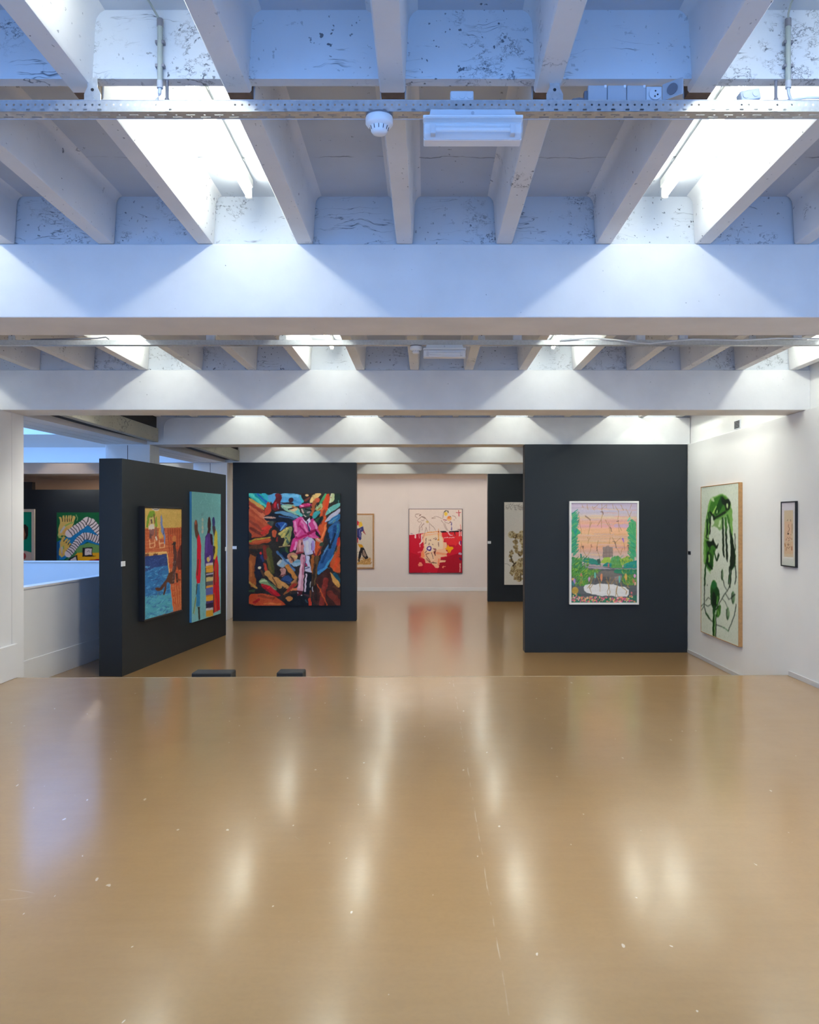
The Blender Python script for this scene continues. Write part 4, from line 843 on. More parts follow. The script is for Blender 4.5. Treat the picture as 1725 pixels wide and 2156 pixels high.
# --- pastel garden in a white frame
def art_garden():
    y = YRn - 0.045
    c, w, h = rect_at(1203.2, 1059.2, 1341.3, 1268.8, (0, y, 0), NY)
    A = Art(w, h, [(115, 130), (1385, 125), (1390, 2050), (140, 2060)], 160, (220, 190, 180), 5, warp=2.5, wl=110)
    A.rows([(130, (206, 186, 206)), (300, (202, 190, 206)), (370, (214, 192, 190)), (410, (230, 200, 160)), (480, (228, 168, 160)), (520, (240, 180, 140)), (580, (236, 170, 176)), (640, (246, 188, 142)), (760, (240, 182, 134)), (830, (236, 186, 150)), (900, (242, 188, 138)), (1000, (238, 172, 134)), (1090, (226, 182, 164)), (1200, (216, 192, 182)), (2100, (110, 108, 108))])
    for i in range(46):
        yy = A.rs.uniform(140, 1180); xx = A.rs.uniform(120, 1200); cols = [(208, 182, 210), (245, 200, 140), (240, 165, 140), (225, 205, 190), (235, 160, 175)]
        A.S(cols[A.rs.randint(5)], 16, (xx, yy), (xx + A.rs.uniform(150, 450), yy + 4), a=0.45)
    A.S((206, 176, 218), 70, (980, 570), (1240, 570), a=0.6); A.S((206, 152, 150), 8, (180, 774), (1280, 774)); A.S((245, 215, 175), 6, (180, 766), (1280, 766))
    br = (176, 128, 70)
    tw = [((255, 290), (290, 560), (325, 740)), ((380, 380), (490, 480), (480, 580), (450, 750)), ((520, 500), (485, 580)), ((705, 150), (712, 290)), ((710, 300), (720, 380), (690, 460), (630, 570)), ((700, 450), (705, 610)), ((780, 460), (850, 590), (880, 730)), ((840, 500), (905, 680)), ((1035, 280), (1025, 460), (1045, 690)), ((1045, 560), (1090, 660)), ((970, 190), (1030, 290)), ((1180, 240), (1245, 390), (1235, 560)), ((1280, 290), (1245, 390)), ((1070, 160), (1130, 270)), ((920, 150), (935, 240)), ((530, 190), (560, 270)), ((640, 150), (560, 220)), ((425, 160), (440, 260)), ((320, 160), (345, 220)), ((800, 150), (800, 220)), ((780, 170), (715, 230)), ((1280, 150), (1255, 240)), ((440, 800), (455, 860), (445, 920)), ((490, 800), (455, 860)), ((640, 860), (620, 1000), (680, 1220), (690, 1390)), ((310, 900), (340, 1000), (420, 1180), (430, 1340)), ((510, 930), (500, 1050), (430, 1180)), ((875, 800), (860, 920)), ((920, 800), (960, 900), (1000, 1000), (1070, 1130)), ((1070, 800), (980, 900)), ((1110, 1010), (1075, 1130)), ((1135, 880), (1155, 1040)), ((1210, 880), (1215, 980), (1235, 1100)), ((870, 1180), (850, 1400)), ((800, 1160), (860, 1260)), ((310, 980), (305, 1100))]
    for t_ in tw: A.S(br, 9, *t_, a=0.8)
    for p in (((690, 300), (730, 300), (735, 350)), ((1000, 490), (1040, 470)), ((330, 985), (360, 970), (350, 1010)), ((920, 870), (965, 880), (990, 1000)), ((1200, 960), (1235, 950), (1220, 1040)), ((265, 460), (260, 510)), ((625, 980), (620, 1060)), ((400, 380), (490, 460)), ((870, 600), (905, 680))): A.S((120, 84, 74), 14, *p)
    A.S((120, 205, 170), 36, (1245, 420), (1215, 470)); A.S((160, 110, 205), 24, (1115, 820), (1135, 880)); A.S((190, 110, 90), 18, (505, 950), (525, 985))
    A.P((150, 128, 120), (735, 985), (925, 985), (928, 1170), (735, 1200)); A.S((130, 112, 106), 8, (740, 1040), (925, 1040)); A.S((130, 112, 106), 8, (740, 1100), (925, 1100)); A.S((130, 112, 106), 8, (800, 990), (800, 1190)); A.S((130, 112, 106), 8, (865, 990), (865, 1180)); A.S((160, 136, 126), 20, (800, 975), (850, 975))
    # trees and shrubs
    A.P((92, 96, 98), (130, 1330), (720, 1370), (1385, 1380), (1390, 2060), (135, 2060))
    A.P((46, 138, 120), (340, 1260), (380, 1200), (540, 1205), (650, 1260), (700, 1340), (560, 1330), (380, 1290)); A.P((30, 120, 105), (300, 1120), (330, 1130), (340, 1260), (300, 1240)); A.P((56, 90, 80), (620, 1230), (680, 1210), (700, 1300), (650, 1320))
    A.P((160, 190, 70), (690, 1290), (760, 1190), (870, 1180), (900, 1280), (800, 1310)); A.P((96, 160, 84), (870, 1290), (900, 1190), (1030, 1150), (1100, 1220), (1110, 1390), (900, 1390)); A.P((160, 188, 72), (1070, 1230), (1200, 1160), (1320, 1190), (1300, 1290), (1140, 1320), (1090, 1340)); A.P((36, 140, 130), (730, 1340), (820, 1280), (910, 1310), (900, 1370), (740, 1360)); A.P((36, 144, 132), (1130, 1330), (1250, 1270), (1390, 1240), (1390, 1390), (1140, 1390))
    A.scatter([(70, 140, 60), (130, 180, 70), (60, 150, 110)], 60, (880, 1170, 1330, 1380), 40, 9, -1.6, 0.5)
    A.P((168, 150, 160), (330, 1310), (600, 1325), (620, 1345), (330, 1330)); A.P((172, 156, 168), (380, 1360), (720, 1372), (960, 1410), (620, 1415), (420, 1385)); A.S((200, 200, 190), 8, (960, 1408), (1380, 1405))
    A.P((66, 140, 84), (140, 1180), (220, 1190), (330, 1250), (345, 1380), (140, 1430)); A.P((84, 150, 60), (135, 1400), (330, 1380), (470, 1430), (720, 1440), (600, 1480), (470, 1560), (440, 1740), (290, 1740), (230, 1560), (140, 1560))
    A.P((40, 130, 96), (950, 1450), (1000, 1415), (1390, 1415), (1390, 1510), (1150, 1510), (960, 1480)); A.P((104, 150, 62), (1110, 1530), (1380, 1500), (1390, 1720), (1180, 1720), (1100, 1640))
    A.scatter([(70, 130, 40), (150, 185, 60), (90, 160, 90), (50, 110, 60)], 200, (140, 1190, 440, 1740), 60, 12, -0.8, 0.4)
    A.scatter([(140, 170, 60), (90, 130, 50), (60, 110, 55)], 70, (360, 1430, 640, 1720), 50, 10, -1.0, 0.6, mask=lambda x, y: x < 720 - (y - 1430) * 0.9)
    A.scatter([(70, 120, 50), (140, 175, 70), (40, 130, 100)], 90, (1110, 1430, 1385, 1720), 45, 10, -1.9, 0.6)
    A.P((120, 112, 106), (720, 1440), (950, 1450), (960, 1490), (1110, 1530), (1090, 1640), (980, 1700), (560, 1690), (590, 1560)); A.P((150, 136, 134), (960, 1560), (1100, 1530), (1090, 1620), (980, 1640)); A.P((92, 90, 90), (620, 1560), (860, 1560), (880, 1690), (560, 1690))
    for col, x0, y0, dx, n in (((36, 140, 112), 130, 340, 1, 1), ((60, 168, 110), 1370, 500, -1, 1)):
        for i in range(46):
            yy = y0 + i * (17 if dx > 0 else 15); xx = x0 + dx * 4; ln = A.rs.uniform(55, 110) * (1.0 if dx > 0 else 1.15)
            cc = [col, (52, 160, 120), (96, 178, 110)][A.rs.randint(3)]
            A.S(cc, 14, (xx, yy), (xx + dx * ln, yy - ln * 0.75))
            A.S(cc, 12, (xx + dx * 30, yy + 60), (xx + dx * (ln + 30), yy + 60 - ln * 0.8))
    for i in range(30):
        a_ = A.rs.uniform(-2.6, -0.3); A.S([(26, 140, 130), (60, 175, 100)][i % 2], 12, (200, 760), (200 + 105 * math.cos(a_), 760 + 130 * math.sin(a_)))
        a_ = A.rs.uniform(-2.9, -1.2); A.S([(96, 180, 110), (60, 160, 100)][i % 2], 12, (1330, 740), (1330 + 140 * math.cos(a_), 740 + 220 * math.sin(a_)))
    # pond and stems
    A.P((240, 236, 230), (370, 1770), (400, 1720), (480, 1700), (600, 1712), (700, 1690), (800, 1700), (950, 1705), (1040, 1740), (1160, 1750), (1230, 1810), (1240, 1890), (1210, 1935), (1000, 1940), (860, 1920), (720, 1930), (560, 1900), (440, 1870), (380, 1820))
    for t_ in (((560, 1560), (510, 1700), (450, 1780)), ((520, 1540), (510, 1680), (480, 1760), (530, 1880)), ((640, 1560), (680, 1690), (690, 1840)), ((720, 1640), (680, 1710)), ((550, 1700), (500, 1780)), ((800, 1560), (860, 1730), (830, 1850), (850, 1920)), ((880, 1580), (850, 1740), (880, 1850), (860, 1920)), ((800, 1640), (850, 1700)), ((960, 1600), (900, 1700)), ((1000, 1640), (1010, 1760), (990, 1850), (1030, 1930)), ((1020, 1750), (985, 1930)), ((1080, 1660), (1110, 1760), (1200, 1830), (1180, 1890)), ((1240, 1690), (1200, 1760)), ((1180, 1640), (1240, 1770)), ((310, 1590), (310, 1740)), ((350, 1540), (330, 1700)), ((1050, 1560), (960, 1610)), ((660, 1600), (610, 1540))): A.S((178, 138, 80), 10, *t_)
    for col, x, yy, rx, ry in (((110, 200, 176), 590, 1530, 18, 60), ((236, 146, 100), 712, 1570, 22, 75), ((226, 176, 90), 1180, 1560, 24, 70), ((110, 196, 180), 1056, 1610, 16, 70), ((200, 150, 196), 475, 1610, 18, 45), ((200, 120, 100), 325, 1520, 16, 36), ((206, 120, 110), 848, 1340, 18, 40), ((246, 180, 110), 168, 1612, 24, 26), ((190, 140, 210), 195, 1650, 22, 50), ((226, 150, 200), 1348, 1540, 20, 36), ((190, 130, 90), 1330, 1640, 22, 40), ((236, 170, 150), 1360, 1690, 18, 34), ((60, 130, 130), 170, 1700, 26, 40), ((186, 150, 60), 208, 1830, 62, 70)): A.E(col, x, yy, rx, ry)
    A.P((46, 110, 86), (145, 1760), (150, 1900), (300, 1890), (350, 1960), (560, 1990), (1200, 1950), (1390, 1900), (1390, 2056), (145, 2062)); A.E((186, 150, 60), 208, 1830, 62, 70)
    for i in range(150):
        x = A.rs.uniform(150, 1385); lo = 1950 - (90 if x > 1240 else 0) - (60 if x < 330 else 0)
        yy = A.rs.uniform(lo, 2045); col = [(214, 90, 130), (230, 130, 110), (240, 170, 170), (225, 165, 90), (200, 70, 120), (60, 140, 90), (230, 205, 140), (235, 120, 120)][A.rs.randint(8)]
        A.E(col, x, yy, A.rs.uniform(10, 22), A.rs.uniform(10, 24))
    A.streak(5, 0.004, 0.06, 2); A.grain(4); A.c += (np.array((190, 190, 185)) - A.c) * 0.06
    t = hang(A, 'pastel garden with pond, twigs and tower block at sunset in a white frame', (c.x, YRn, c.z), 0, 0.045, frame=M_whiteframe, fw=0.029, fdepth=0.06, gain=G)
art_garden()

# --- tall green ink figure in an oak frame
def art_green():
    xf = XW - 0.047
    c, w, h = rect_at(1476.8, 1027, 1555.6, 1358, (xf, 0, 0), NX)
    z1, z0 = EYE + 0.472, EYE - 1.582
    A = Art(w, z1 - z0, [(70, 130), (535, 75), (550, 2085), (75, 1915)], 150, (214, 222, 206), 9, aa=5, warp=1.6, wl=70, smooth=1)
    for i in range(1500): A.E([(186, 200, 176), (226, 232, 220), (170, 186, 160)][i % 3], A.rs.uniform(70, 550), A.rs.uniform(80, 2080), 2.5, 6, a=0.7)
    P, S, E = A.P, A.S, A.E
    lg, mg, dg, dk = (120, 172, 84), (62, 122, 40), (28, 76, 26), (16, 34, 18)
    P(lg, (170, 300), (195, 250), (240, 240), (325, 200), (390, 235), (440, 310), (462, 430), (462, 560), (430, 480), (380, 470), (330, 520), (240, 540), (200, 460), (185, 560), (175, 700), (160, 800), (150, 900), (140, 1060), (120, 1080), (100, 900), (105, 740), (120, 580), (150, 400))
    P(mg, (200, 280), (330, 210), (380, 250), (440, 330), (430, 400), (360, 460), (250, 530), (210, 450), (160, 500), (170, 390))
    P(dg, (320, 210), (345, 330), (310, 420), (250, 480), (240, 400), (290, 300)); P(dk, (330, 330), (370, 350), (380, 420), (430, 390), (440, 310), (415, 260), (370, 280), (345, 240), (320, 240)); P((190, 215, 150), (385, 320), (410, 330), (408, 385), (385, 370)); P((198, 216, 170), (190, 250), (230, 255), (240, 310), (200, 290)); S((170, 205, 110), 14, (220, 440), (260, 360)); S(dk, 24, (185, 430), (240, 500), (230, 540)); S((200, 225, 160), 12, (265, 440), (275, 410)); S(dg, 20, (160, 440), (180, 560)); S(dk, 26, (250, 500), (370, 430)); S(dk, 14, (190, 480), (180, 700)); S(dg, 26, (150, 520), (150, 700)); S((150, 190, 110), 14, (125, 560), (118, 760)); S(dk, 12, (150, 640), (135, 740), (165, 760))
    P((140, 180, 110), (200, 540), (250, 520), (330, 510), (340, 620), (310, 660), (270, 620), (235, 600), (200, 620)); P((214, 222, 200), (200, 480), (235, 540), (230, 580), (205, 610), (190, 560)); S((200, 220, 180), 26, (310, 540), (300, 600))
    S(lg, 44, (430, 420), (450, 700)); S(mg, 26, (400, 470), (420, 560)); S(dg, 22, (340, 500), (352, 930)); S(dg, 22, (380, 520), (398, 1000)); S(mg, 30, (375, 500), (385, 620)); S(dk, 20, (345, 640), (355, 960)); S(dk, 20, (385, 700), (400, 1010)); S(dk, 12, (355, 930), (365, 980)); S(dk, 12, (400, 960), (405, 1030))
    P(dg, (415, 520), (440, 640), (470, 740), (485, 860), (500, 900), (510, 1040), (490, 1110), (440, 1160), (430, 1060), (445, 900), (430, 740)); P(dk, (430, 640), (465, 740), (490, 900), (505, 1020), (480, 1100), (440, 1150), (435, 1000), (448, 860)); S(dk, 8, (495, 690), (500, 900)); S(dk, 14, (432, 1100), (420, 1310)); S(dk, 16, (450, 1140), (437, 1350)); S(dk, 10, (500, 1080), (512, 1220), (500, 1310)); S((70, 120, 70), 10, (440, 1180), (425, 1290))
    P(mg, (110, 760), (180, 790), (250, 800), (265, 870), (230, 960), (225, 1120), (180, 1170), (140, 1120), (120, 1000)); P(dk, (130, 780), (200, 800), (220, 740), (240, 800), (270, 850), (290, 800), (285, 850), (265, 890), (225, 830), (170, 870)); P(dg, (150, 900), (190, 920), (220, 1000), (215, 1120), (180, 1130), (140, 1050)); S(dk, 22, (160, 930), (150, 1060), (210, 1130)); S((150, 195, 100), 16, (170, 960), (175, 1040)); S(dg, 16, (230, 900), (270, 1030), (295, 960)); S(dk, 10, (270, 1030), (290, 940)); S((170, 200, 140), 14, (150, 1130), (190, 1180)); S(lg, 26, (115, 800), (118, 1060)); S(dk, 10, (180, 800), (180, 900))
    S(dg, 18, (130, 1060), (122, 1220), (118, 1340)); S(dk, 8, (118, 1250), (115, 1600), (135, 1690), (170, 1750), (215, 1780), (250, 1830), (290, 1830), (350, 1850), (420, 1900), (440, 1850), (480, 1740), (505, 1650), (515, 1560)); S(dg, 16, (140, 1690), (180, 1750)); S((80, 130, 80), 10, (350, 1850), (420, 1900))
    E(mg, 235, 1400, 46, 130); E(dg, 240, 1420, 40, 120); P(dg, (190, 1440), (215, 1330), (270, 1340), (310, 1420), (300, 1560), (240, 1640), (200, 1580)); E((36, 110, 50), 235, 1330, 34, 50); P(dk, (215, 1400), (260, 1440), (265, 1600), (235, 1650), (215, 1600)); S((90, 150, 60), 16, (285, 1470), (275, 1560)); P(mg, (280, 1590), (325, 1570), (325, 1670), (290, 1740), (260, 1720)); P(dk, (300, 1600), (330, 1580), (290, 1620), (280, 1700)); S((120, 170, 80), 12, (285, 1640), (295, 1700)); S(dk, 14, (260, 1640), (290, 1590))
    S(dg, 34, (240, 1600), (238, 1960)); S((150, 190, 120), 10, (250, 1680), (248, 1960)); S(dk, 10, (262, 1700), (262, 1990)); S(dg, 20, (232, 1780), (230, 1960))
    S(dk, 7, (75, 1600), (110, 1570), (160, 1600), (205, 1570)); S(dk, 6, (130, 1530), (165, 1490), (205, 1520)); S(dk, 6, (75, 1650), (110, 1600)); S(dk, 8, (300, 1570), (340, 1490), (400, 1400), (440, 1330)); S(dk, 6, (345, 1250), (370, 1350), (400, 1400)); S(dk, 7, (380, 1430), (420, 1500), (460, 1490)); S(dk, 6, (340, 1500), (380, 1540), (400, 1600))
    for x, yy, rx, ry in ((340, 1200, 15, 70), (478, 1480, 22, 80), (412, 1680, 22, 80)):
        E((84, 130, 80), x, yy, rx, ry); E((176, 204, 160), x + 3, yy - 8, rx * 0.55, ry * 0.7); S(dk, 7, (x - rx * 0.8, yy - ry * 0.6), (x - rx * 0.9, yy + ry * 0.3), (x, yy + ry)); S(dk, 6, (x, yy - ry * 0.7), (x + 4, yy + ry * 0.6))
    S(dk, 14, (455, 1480), (500, 1440)); E(dk, 152, 1335, 5, 7); A.blur(2); A.grain(3)
    t = hang(A, 'tall green ink figure dripping over a leafy plant in an oak frame', (XW, c.y, (z0 + z1) / 2), -math.pi / 2, 0.047, frame=M_oak, fw=0.010, fdepth=0.052, gain=G)
art_green()

# --- small framed drawing on the white wall
def art_small():
    xf = XW - 0.02
    c, w, h = rect_at(1646.6, 1059, 1675.6, 1192, (xf, 0, 0), NX)
    z1, z0 = EYE + 0.197, EYE - 0.493
    A = Art(w, z1 - z0, [(155, 180), (550, 160), (553, 1995), (160, 1945)], 60, (214, 208, 212), 11)
    A.rows([(160, (212, 206, 214)), (1700, (212, 210, 206)), (1990, (196, 202, 190))])
    A.P((206, 186, 158), (225, 400), (480, 390), (490, 1730), (225, 1710)); A.P((216, 178, 150), (240, 720), (440, 700), (430, 1250), (240, 1300), a=0.8); A.P((206, 170, 138), (230, 1300), (480, 1280), (485, 1640), (230, 1640), a=0.7)
    ink = (92, 52, 34)
    for t_ in (((350, 800), (340, 860), (380, 900), (370, 960), (330, 1010), (340, 1070)), ((310, 690), (330, 660)), ((410, 660), (415, 710)), ((450, 780), (452, 960)), ((450, 980), (450, 1050)), ((290, 1200), (280, 1250)), ((440, 1190), (445, 1240)), ((340, 1270), (380, 1240)), ((310, 1380), (390, 1370)), ((340, 1330), (345, 1410)), ((300, 1440), (350, 1480), (400, 1430)), ((380, 1160), (400, 1200)), ((320, 1170), (360, 1210)), ((415, 1080), (425, 1100))): A.S(ink, 10, *t_)
    A.S((140, 74, 50), 22, (445, 1430), (445, 1530)); A.S((170, 120, 80), 30, (245, 1350), (260, 1420)); A.E((60, 36, 28), 340, 1065, 24, 26); A.S((150, 100, 70), 14, (290, 1460), (280, 1540)); A.S((236, 232, 226), 14, (190, 1740), (490, 1755)); A.grain(3)
    hang(A, 'small ink drawing on tan paper in a black frame on white wall', (XW, c.y, (z0 + z1) / 2), -math.pi / 2, 0.02, frame=M_black, fw=0.013, fdepth=0.0285, gain=G, name='framed_drawing', cat='drawing')
art_small()

# --- red and white painting on the back wall
def art_red():
    y = 23.3 - 0.045
    c, w, h = rect_at(862.0, 1072, 973.0, 1205.8, (0, y, 0), NY)
    A = Art(w, h, [(150, 155), (1560, 150), (1575, 1860), (150, 1865)], 150, (244, 230, 220), 13, warp=3, wl=120)
    P, S, E = A.P, A.S, A.E
    P((200, 14, 46), (140, 850), (290, 840), (380, 815), (480, 800), (640, 790), (1000, 790), (1040, 760), (1580, 740), (1580, 1870), (140, 1870)); P((226, 44, 52), (1000, 790), (1570, 760), (1570, 1000), (1400, 1120), (1200, 1100), (1080, 960)); P((170, 8, 36), (1000, 1480), (1580, 1300), (1580, 1870), (900, 1870)); P((184, 10, 40), (140, 1300), (420, 1400), (560, 1640), (500, 1870), (140, 1870))
    pe = (250, 200, 160)
    P(pe, (460, 830), (620, 770), (960, 740), (1020, 790), (1030, 880), (1080, 960), (1070, 1030), (1150, 1050), (1170, 1160), (1130, 1260), (1200, 1310), (1150, 1350), (1160, 1420), (1000, 1440), (990, 1520), (1140, 1530), (1130, 1570), (960, 1600), (930, 1640), (960, 1700), (940, 1740), (860, 1730), (800, 1660), (750, 1610), (600, 1600), (560, 1500), (470, 1430), (500, 1300), (540, 1180), (540, 1080), (500, 1000), (520, 900))
    P((253, 226, 196), (560, 880), (900, 820), (1020, 900), (1060, 1060), (1060, 1220), (900, 1240), (760, 1300), (600, 1300), (560, 1100)); P((248, 150, 100), (470, 1300), (540, 1250), (560, 1420), (520, 1480), (460, 1430)); S((246, 160, 120), 60, (900, 1330), (1130, 1360)); S((246, 150, 110), 50, (950, 1500), (940, 1640)); S((246, 176, 140), 50, (600, 1530), (720, 1570)); S((250, 220, 200), 40, (640, 800), (900, 780)); P((252, 190, 150), (800, 1640), (960, 1690), (930, 1740), (850, 1720)); P((255, 214, 180), (640, 1380), (800, 1330), (840, 1500), (740, 1560))
    P((248, 150, 120), (430, 1580), (470, 1580), (515, 1650), (490, 1690), (400, 1690), (390, 1640)); S((250, 160, 120), 40, (1070, 1700), (1060, 1720)); S((250, 170, 130), 16, (1070, 1700), (1130, 1690)); S((230, 90, 110), 50, (400, 1310), (460, 1300)); S((210, 50, 80), 30, (430, 1440), (480, 1470))
    P((250, 176, 14), (1190, 1090), (1220, 1150), (1310, 1160), (1345, 1200), (1280, 1260), (1250, 1330), (1190, 1310), (1180, 1250), (1110, 1220), (1170, 1170)); P((246, 150, 20), (1180, 1260), (1250, 1280), (1240, 1330), (1190, 1310))
    for k in range(14): a_ = k / 14 * 6.283; S((62, 30, 140), 30, (685 + 50 * math.cos(a_), 1205 + 52 * math.sin(a_)), (685 + 50 * math.cos(a_ + 0.5), 1205 + 52 * math.sin(a_ + 0.5)))
    E((250, 240, 240), 685, 1205, 34, 36)
    P((34, 22, 26), (970, 740), (1130, 735), (1150, 770), (1000, 772)); P((34, 22, 26), (1220, 735), (1500, 720), (1570, 700), (1570, 745), (1450, 762), (1230, 770)); S((90, 20, 30), 16, (1460, 690), (1540, 700)); S((60, 20, 30), 20, (1370, 770), (1380, 850))
    S((240, 160, 60), 16, (630, 780), (930, 745)); S((236, 150, 40), 20, (935, 740), (940, 980)); S((170, 60, 40), 26, (935, 740), (940, 770)); S((220, 140, 50), 10, (935, 680), (937, 740)); S((226, 150, 40), 30, (925, 975), (950, 980))
    ln = (140, 104, 88)
    for t_ in (((300, 340), (320, 290), (400, 280), (460, 300)), ((310, 350), (370, 390)), ((420, 330), (460, 300)), ((470, 360), (540, 350), (590, 400), (640, 470)), ((390, 420), (370, 460), (410, 500), (470, 500)), ((390, 420), (470, 370)), ((470, 450), (520, 470), (550, 430)), ((480, 520), (420, 620), (410, 800)), ((550, 540), (440, 660), (430, 760)), ((540, 520), (490, 600), (495, 720)), ((600, 640), (570, 780), (500, 980), (450, 1060)), ((600, 640), (640, 760)), ((640, 470), (720, 560), (800, 630), (860, 720)), ((690, 560), (695, 720)), ((750, 395), (800, 370), (860, 350), (960, 370), (1010, 400)), ((760, 400), (850, 390)), ((1010, 450), (1070, 540), (1110, 640), (1180, 760), (1250, 850)), ((1100, 520), (1140, 640), (1200, 740)), ((1060, 330), (1065, 260), (1110, 200)), ((1060, 320), (1040, 410)), ((1300, 330), (1380, 340), (1410, 400)), ((1340, 440), (1370, 440)), ((1090, 470), (1200, 540), (1260, 500))): S(ln, 10, *t_, a=0.8)
    S((110, 80, 60), 16, (480, 355), (580, 400)); S((100, 60, 50), 14, (430, 330), (450, 310)); E((214, 190, 110), 635, 495, 34, 34, a=0.8); E((248, 214, 80), 1130, 280, 46, 50); S((90, 86, 60), 22, (1090, 230), (1130, 195), (1190, 200), (1190, 240)); E((246, 190, 120), 1220, 400, 66, 60); E((240, 130, 60), 1210, 370, 30, 36); E((250, 210, 150), 1210, 440, 26, 30); S((170, 40, 60), 16, (1060, 435), (1150, 445)); S((120, 30, 60), 18, (1240, 495), (1260, 490)); S((90, 60, 30), 14, (1240, 340), (1265, 360))
    for y0 in (520, 560, 650, 690): E((70, 56, 130), 1285, y0, 14, 20)
    S((110, 96, 170), 10, (1280, 500), (1290, 760))
    S((196, 20, 50), 18, (1475, 185), (1478, 335)); S((196, 20, 50), 16, (1405, 243), (1525, 243))
    S((248, 220, 220), 40, (312, 850), (315, 915)); S((236, 200, 220), 10, (190, 790), (280, 830)); S((120, 90, 140), 12, (190, 805), (240, 820)); S((236, 140, 150), 20, (410, 830), (420, 930)); S((248, 226, 226), 36, (480, 860), (490, 1020), (440, 1080)); S((240, 180, 200), 18, (440, 1100), (440, 1160)); S((246, 210, 214), 24, (1170, 740), (1250, 850)); S((240, 226, 226), 12, (1250, 850), (1310, 845))
    for x0, x1 in ((1080, 1180), (1210, 1270), (1285, 1330)): S((250, 226, 226), 14, (x0, 920), (x1, 912))
    S((250, 226, 226), 14, (1165, 900), (1185, 918)); S((250, 226, 226), 14, (1320, 895), (1345, 915)); E((250, 226, 226), 1362, 912, 8, 8)
    S((246, 190, 190), 30, (1500, 750), (1500, 860)); S((246, 200, 200), 24, (1545, 740), (1548, 860)); S((246, 216, 220), 22, (1500, 1020), (1500, 1090), (1530, 1120)); S((120, 60, 140), 30, (1530, 1010), (1530, 1080)); S((200, 176, 206), 50, (1500, 1340), (1540, 1350)); S((70, 30, 80), 50, (1520, 1470), (1535, 1500)); S((246, 190, 180), 24, (1525, 1620), (1520, 1830)); S((250, 215, 190), 30, (1525, 1610), (1528, 1650)); S((230, 90, 90), 10, (1525, 560), (1525, 720))
    dkl = (96, 48, 48)
    for t_ in (((600, 930), (590, 1050)), ((680, 980), (690, 990)), ((720, 970), (725, 1000)), ((690, 1060), (680, 1110)), ((570, 1080), (600, 1060)), ((800, 940), (830, 930)), ((860, 920), (880, 960)), ((840, 960), (870, 970)), ((770, 1100), (790, 1110)), ((930, 1040), (940, 1150)), ((620, 1270), (570, 1330)), ((600, 1380), (680, 1500), (720, 1590)), ((610, 1480), (700, 1580)), ((750, 1320), (800, 1480)), ((800, 1210), (870, 1220), (860, 1280)), ((840, 1280), (850, 1400)), ((600, 1360), (680, 1340)), ((740, 1600), (800, 1570), (870, 1610))): S(dkl, 14, *t_)
    P((110, 40, 40), (800, 1290), (860, 1270), (855, 1390), (830, 1370)); E((170, 80, 80), 840, 1235, 34, 30, a=0.7); S((120, 100, 80), 22, (780, 1590), (880, 1605))
    A.grain(3)
    hang(A, 'white and crimson painting with loose line figures on the back wall', (c.x, 23.3, c.z), 0, 0.045, frame=M_black, fw=0.012, fdepth=0.047, gain=G)
art_red()

